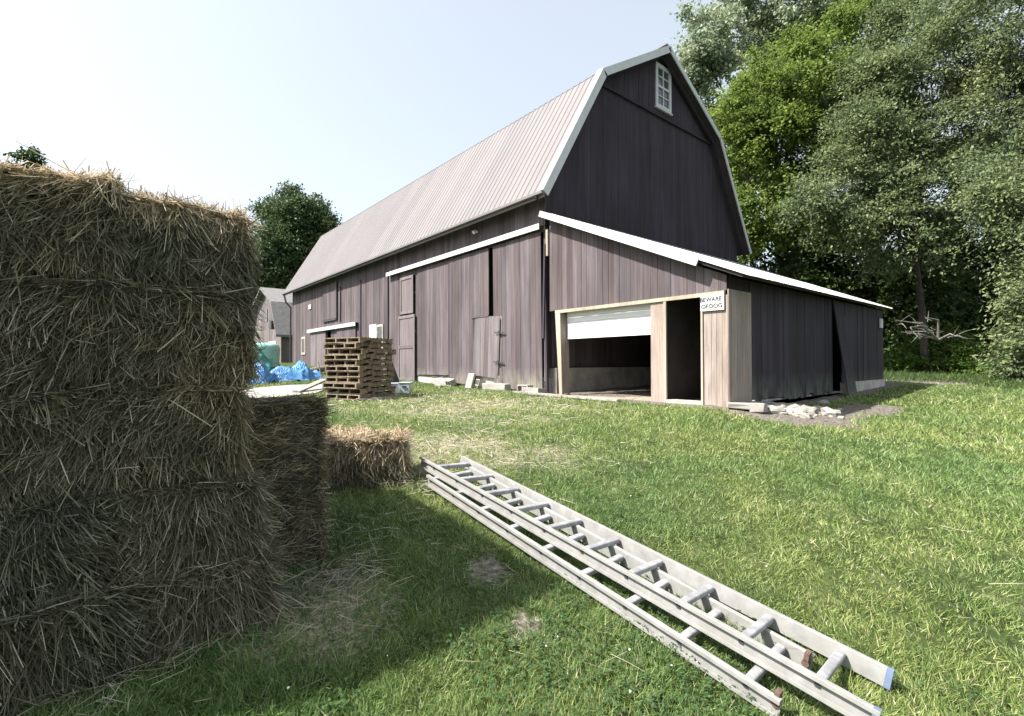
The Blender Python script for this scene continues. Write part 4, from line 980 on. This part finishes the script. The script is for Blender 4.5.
# ------------------------------------------------------------------ grass, clover, loose straw
def free(x, y):
    k = ~((x > 8.2) & (x < 18.3) & (y > 4.12))
    k &= ~((x > -1.5) & (x < .62) & (y > 2.6) & (y < 4.7)) & ~((x > .58) & (x < 1.0) & (y > 3.03) & (y < 3.4))
    c_, s_ = math.cos(-rz), math.sin(-rz)
    for cx, cy in ((1.73, 3.99), (1.50, 4.62)):
        a = (x-cx)*c_-(y-cy)*s_; b = (x-cx)*s_+(y-cy)*c_; k &= ~((abs(a) < .36) & (abs(b) < .20))
    a = (x-pc[0])*e1[0]+(y-pc[1])*e1[1]; b = (x-pc[0])*e2[0]+(y-pc[1])*e2[1]; k &= ~((abs(a) < .55) & (abs(b) < .55))
    return k
from math import pi
padxy = np.array([(p[0], p[1]) for p in pp])
def inpoly(x, y, poly):
    r = np.zeros(x.shape, bool); n = len(poly); j = n-1
    for i in range(n):
        xi, yi = poly[i]; xj, yj = poly[j]
        r ^= ((yi > y) != (yj > y)) & (x < (xj-xi)*(y-yi)/(yj-yi+1e-12)+xi); j = i
    return r
def scatter(n, r0, r1, spread=1.08):
    az = YAW+RG.uniform(-spread, spread, n); r = np.exp(RG.uniform(math.log(r0), math.log(r1), n))
    x = np.sin(az)*r; y = np.cos(az)*r; k = free(x, y) & ~inpoly(x, y, padxy); return x[k], y[k], r[k]
x, y, r = scatter(1100000, 1.25, 32)
dm = dirt_mask(x, y); sm = straw_mask(x, y); cl = fbm(x, y, 2.2, 50)
keep = RG.random(len(x)) < (1-dm*1.15)*(1-.72*sm)*np.clip(.15+1.5*cl*(vnoise(x, y, 9, 52)*.8+.6), 0, 1)
x, y, r, cl = x[keep], y[keep], r[keep], cl[keep]
z = ground(x, y)
tall = np.clip(fbm(x, y, .8, 60)*2-.55, .15, 1.2)*.6+np.clip(vnoise(x, y, 7, 61)*1.6-.4, 0, 1.1)*.75
H = RG.uniform(.024, .056, len(x))*(.55+.75*tall)*np.clip(r/6, 1, 1.5)
D = RG.normal(size=(len(x), 3))*.62; D[:, 2] = 1; 
flow = vnoise(x, y, 4.5, 71)*12.56; D[:, 0] += np.cos(flow)*.6; D[:, 1] += np.sin(flow)*.6
Wd = RG.uniform(.0020, .0052, len(x))*np.clip(r/3.2, 1, 4.2)
sv, sf = strands(np.stack([x, y, z-.006], 1), D, H, Wd, .28, (1, .8, .12))
o = npmesh('grass', [(sv, sf, 0)], [GRASS]); tag(o, 'short uneven green lawn grass with worn patches', 'grass', kind='stuff')
# clover: low leaflets and white heads, densest near the camera
x, y, r = scatter(24000, 1.25, 7); cm = fbm(x, y, 1.4, 80); k = (cm+RG.normal(0, .06, len(x)) > .53) & (dirt_mask(x, y) < .4); x, y = x[k], y[k]; z = ground(x, y)+RG.uniform(.02, .045, len(x))
n_ = len(x); P = np.stack([x, y, z], 1); ch = []
a0 = RG.uniform(0, 6.28, n_)
for q_ in range(3):
    a = a0+q_*2.094; D = np.stack([np.cos(a), np.sin(a), RG.normal(.1, .25, n_)], 1); D = nrm(D); S = nrm(np.cross(D, np.array((0, 0, 1.))+RG.normal(size=(n_, 3))*.2))
    v, f = leaves(P, D, S, RG.uniform(.008, .019, n_), RG.uniform(.007, .016, n_), .1); ch.append((v, f, 0))
x, y, r = scatter(36, 1.4, 4.0); z = ground(x, y)
for xx, yy, zz in zip(x, y, z):
    h_ = RG.uniform(.05, .08); rad = RG.uniform(.0035, .0065)
    v, f, _ = rounded_core((xx, yy, zz+h_), (rad, rad, rad*.9), 0, rad*.95, .001, n=3); ch.append((v, f, 1))
    v, f = strands(np.array([[xx, yy, zz]]), np.array([[0, 0, 1.]]), np.array([h_]), np.array([.002])); ch.append((v, f, 0))
o = npmesh('clover', ch, [CLOVER, CLOVERFL]); tag(o, 'clover leaves and small white clover heads in the lawn', 'clover', kind='stuff')
# loose straw on the lawn
x, y, r = scatter(120000, 1.3, 16); s_ = straw_mask(x, y)*.9*np.clip((r-2.5)/2, .15, 1)+.005; s_ += .6*blob(x, y, 1.0, 2.72, .16, 1.2)+.10*blob(x, y, 1.72, 2.32, .2)+.8*blob(x, y, 2.05, 3.75, .3)+.35*np.clip(1-np.hypot((x-.3)/1.0, (y-2.45)/.22), 0, 1)+.1*blob(x, y, 1.3, 3.0, .5)
k = RG.random(len(x)) < s_; x, y, r = x[k], y[k], r[k]; z = ground(x, y)+RG.uniform(.01, .05, len(x))
D = RG.normal(size=(len(x), 3)); D[:, 2] *= .18
sv, sf = strands(np.stack([x, y, z], 1), D, RG.uniform(.05, .17, len(x)), RG.uniform(.002, .0035, len(x))*np.clip(r/3, 1, 4), .1)
o = npmesh('loose_straw', [(sv, sf, 0)], [STRAW]); tag(o, 'loose straw scattered over the grass before the barn and hay', 'straw', kind='stuff')
# leaf litter along the wood edge keeps the lawn from ending in a clean line
x = RG.uniform(18.5, 26, 16000); y = RG.uniform(-4, 7, 16000); k = (x+(-.15*y)) > 19.6+(fbm(x, y, .7, 91)-.5)*2; x, y = x[k], y[k]; z = ground(x, y)
D = RG.normal(size=(len(x), 3))*.6; D[:, 2] = 1
sv, sf = strands(np.stack([x, y, z], 1), D, RG.uniform(.08, .22, len(x)), RG.uniform(.012, .025, len(x)), .3, (1, .9, .2))
o = npmesh('tall_weeds', [(sv, sf, 0)], [L_DARK]); tag(o, 'taller weeds along the foot of the wood', 'weeds', kind='stuff')

# ------------------------------------------------------------------ light, sky, camera
sd = unit((1.42, -.62, -1.90))
sun = bpy.data.lights.new('sun', 'SUN'); sun.energy = 5.0; sun.angle = math.radians(.53); sun.color = (1, .955, .88)
so = bpy.data.objects.new('sun', sun); COL.objects.link(so); so.rotation_euler = Vector(sd).to_track_quat('-Z', 'Y').to_euler()
w = bpy.data.worlds.new('World'); SC.world = w; w.use_nodes = True; nt = w.node_tree
bg = nt.nodes['Background']; sky = nt.nodes.new('ShaderNodeTexSky'); sky.sky_type = 'NISHITA'; sky.sun_disc = False
sky.sun_elevation = math.asin(-sd[2]); az = math.atan2(-sd[0], -sd[1]); sky.sun_rotation = az
sky.air_density = 1.0; sky.dust_density = 3.2; sky.ozone_density = 1.0; sky.altitude = 200
hs = nt.nodes.new('ShaderNodeHueSaturation'); hs.inputs['Saturation'].default_value = .62
nt.links.new(sky.outputs[0], hs.inputs['Color']); nt.links.new(mix(nt, hs.outputs[0], (1.95, 2.12, 2.15), 1.0, 'ADD'), bg.inputs[0]); bg.inputs[1].default_value = .078
cam = bpy.data.cameras.new('camera'); co = bpy.data.objects.new('camera', cam); COL.objects.link(co); SC.camera = co
cam.sensor_width = 36; cam.lens = F/1024*36; cam.clip_end = 5000; cam.clip_start = .05
M = Matrix(((CR[0], CU[0], -CF[0], 0), (CR[1], CU[1], -CF[1], 0), (CR[2], CU[2], -CF[2], 0), (0, 0, 0, 1))); co.matrix_world = M
SC.view_settings.view_transform = 'Standard'; SC.view_settings.look = 'None'; SC.view_settings.exposure = 1.32; SC.view_settings.gamma = 1
SC.cycles.max_bounces = 6; SC.cycles.transparent_max_bounces = 4; SC.cycles.use_denoising = True
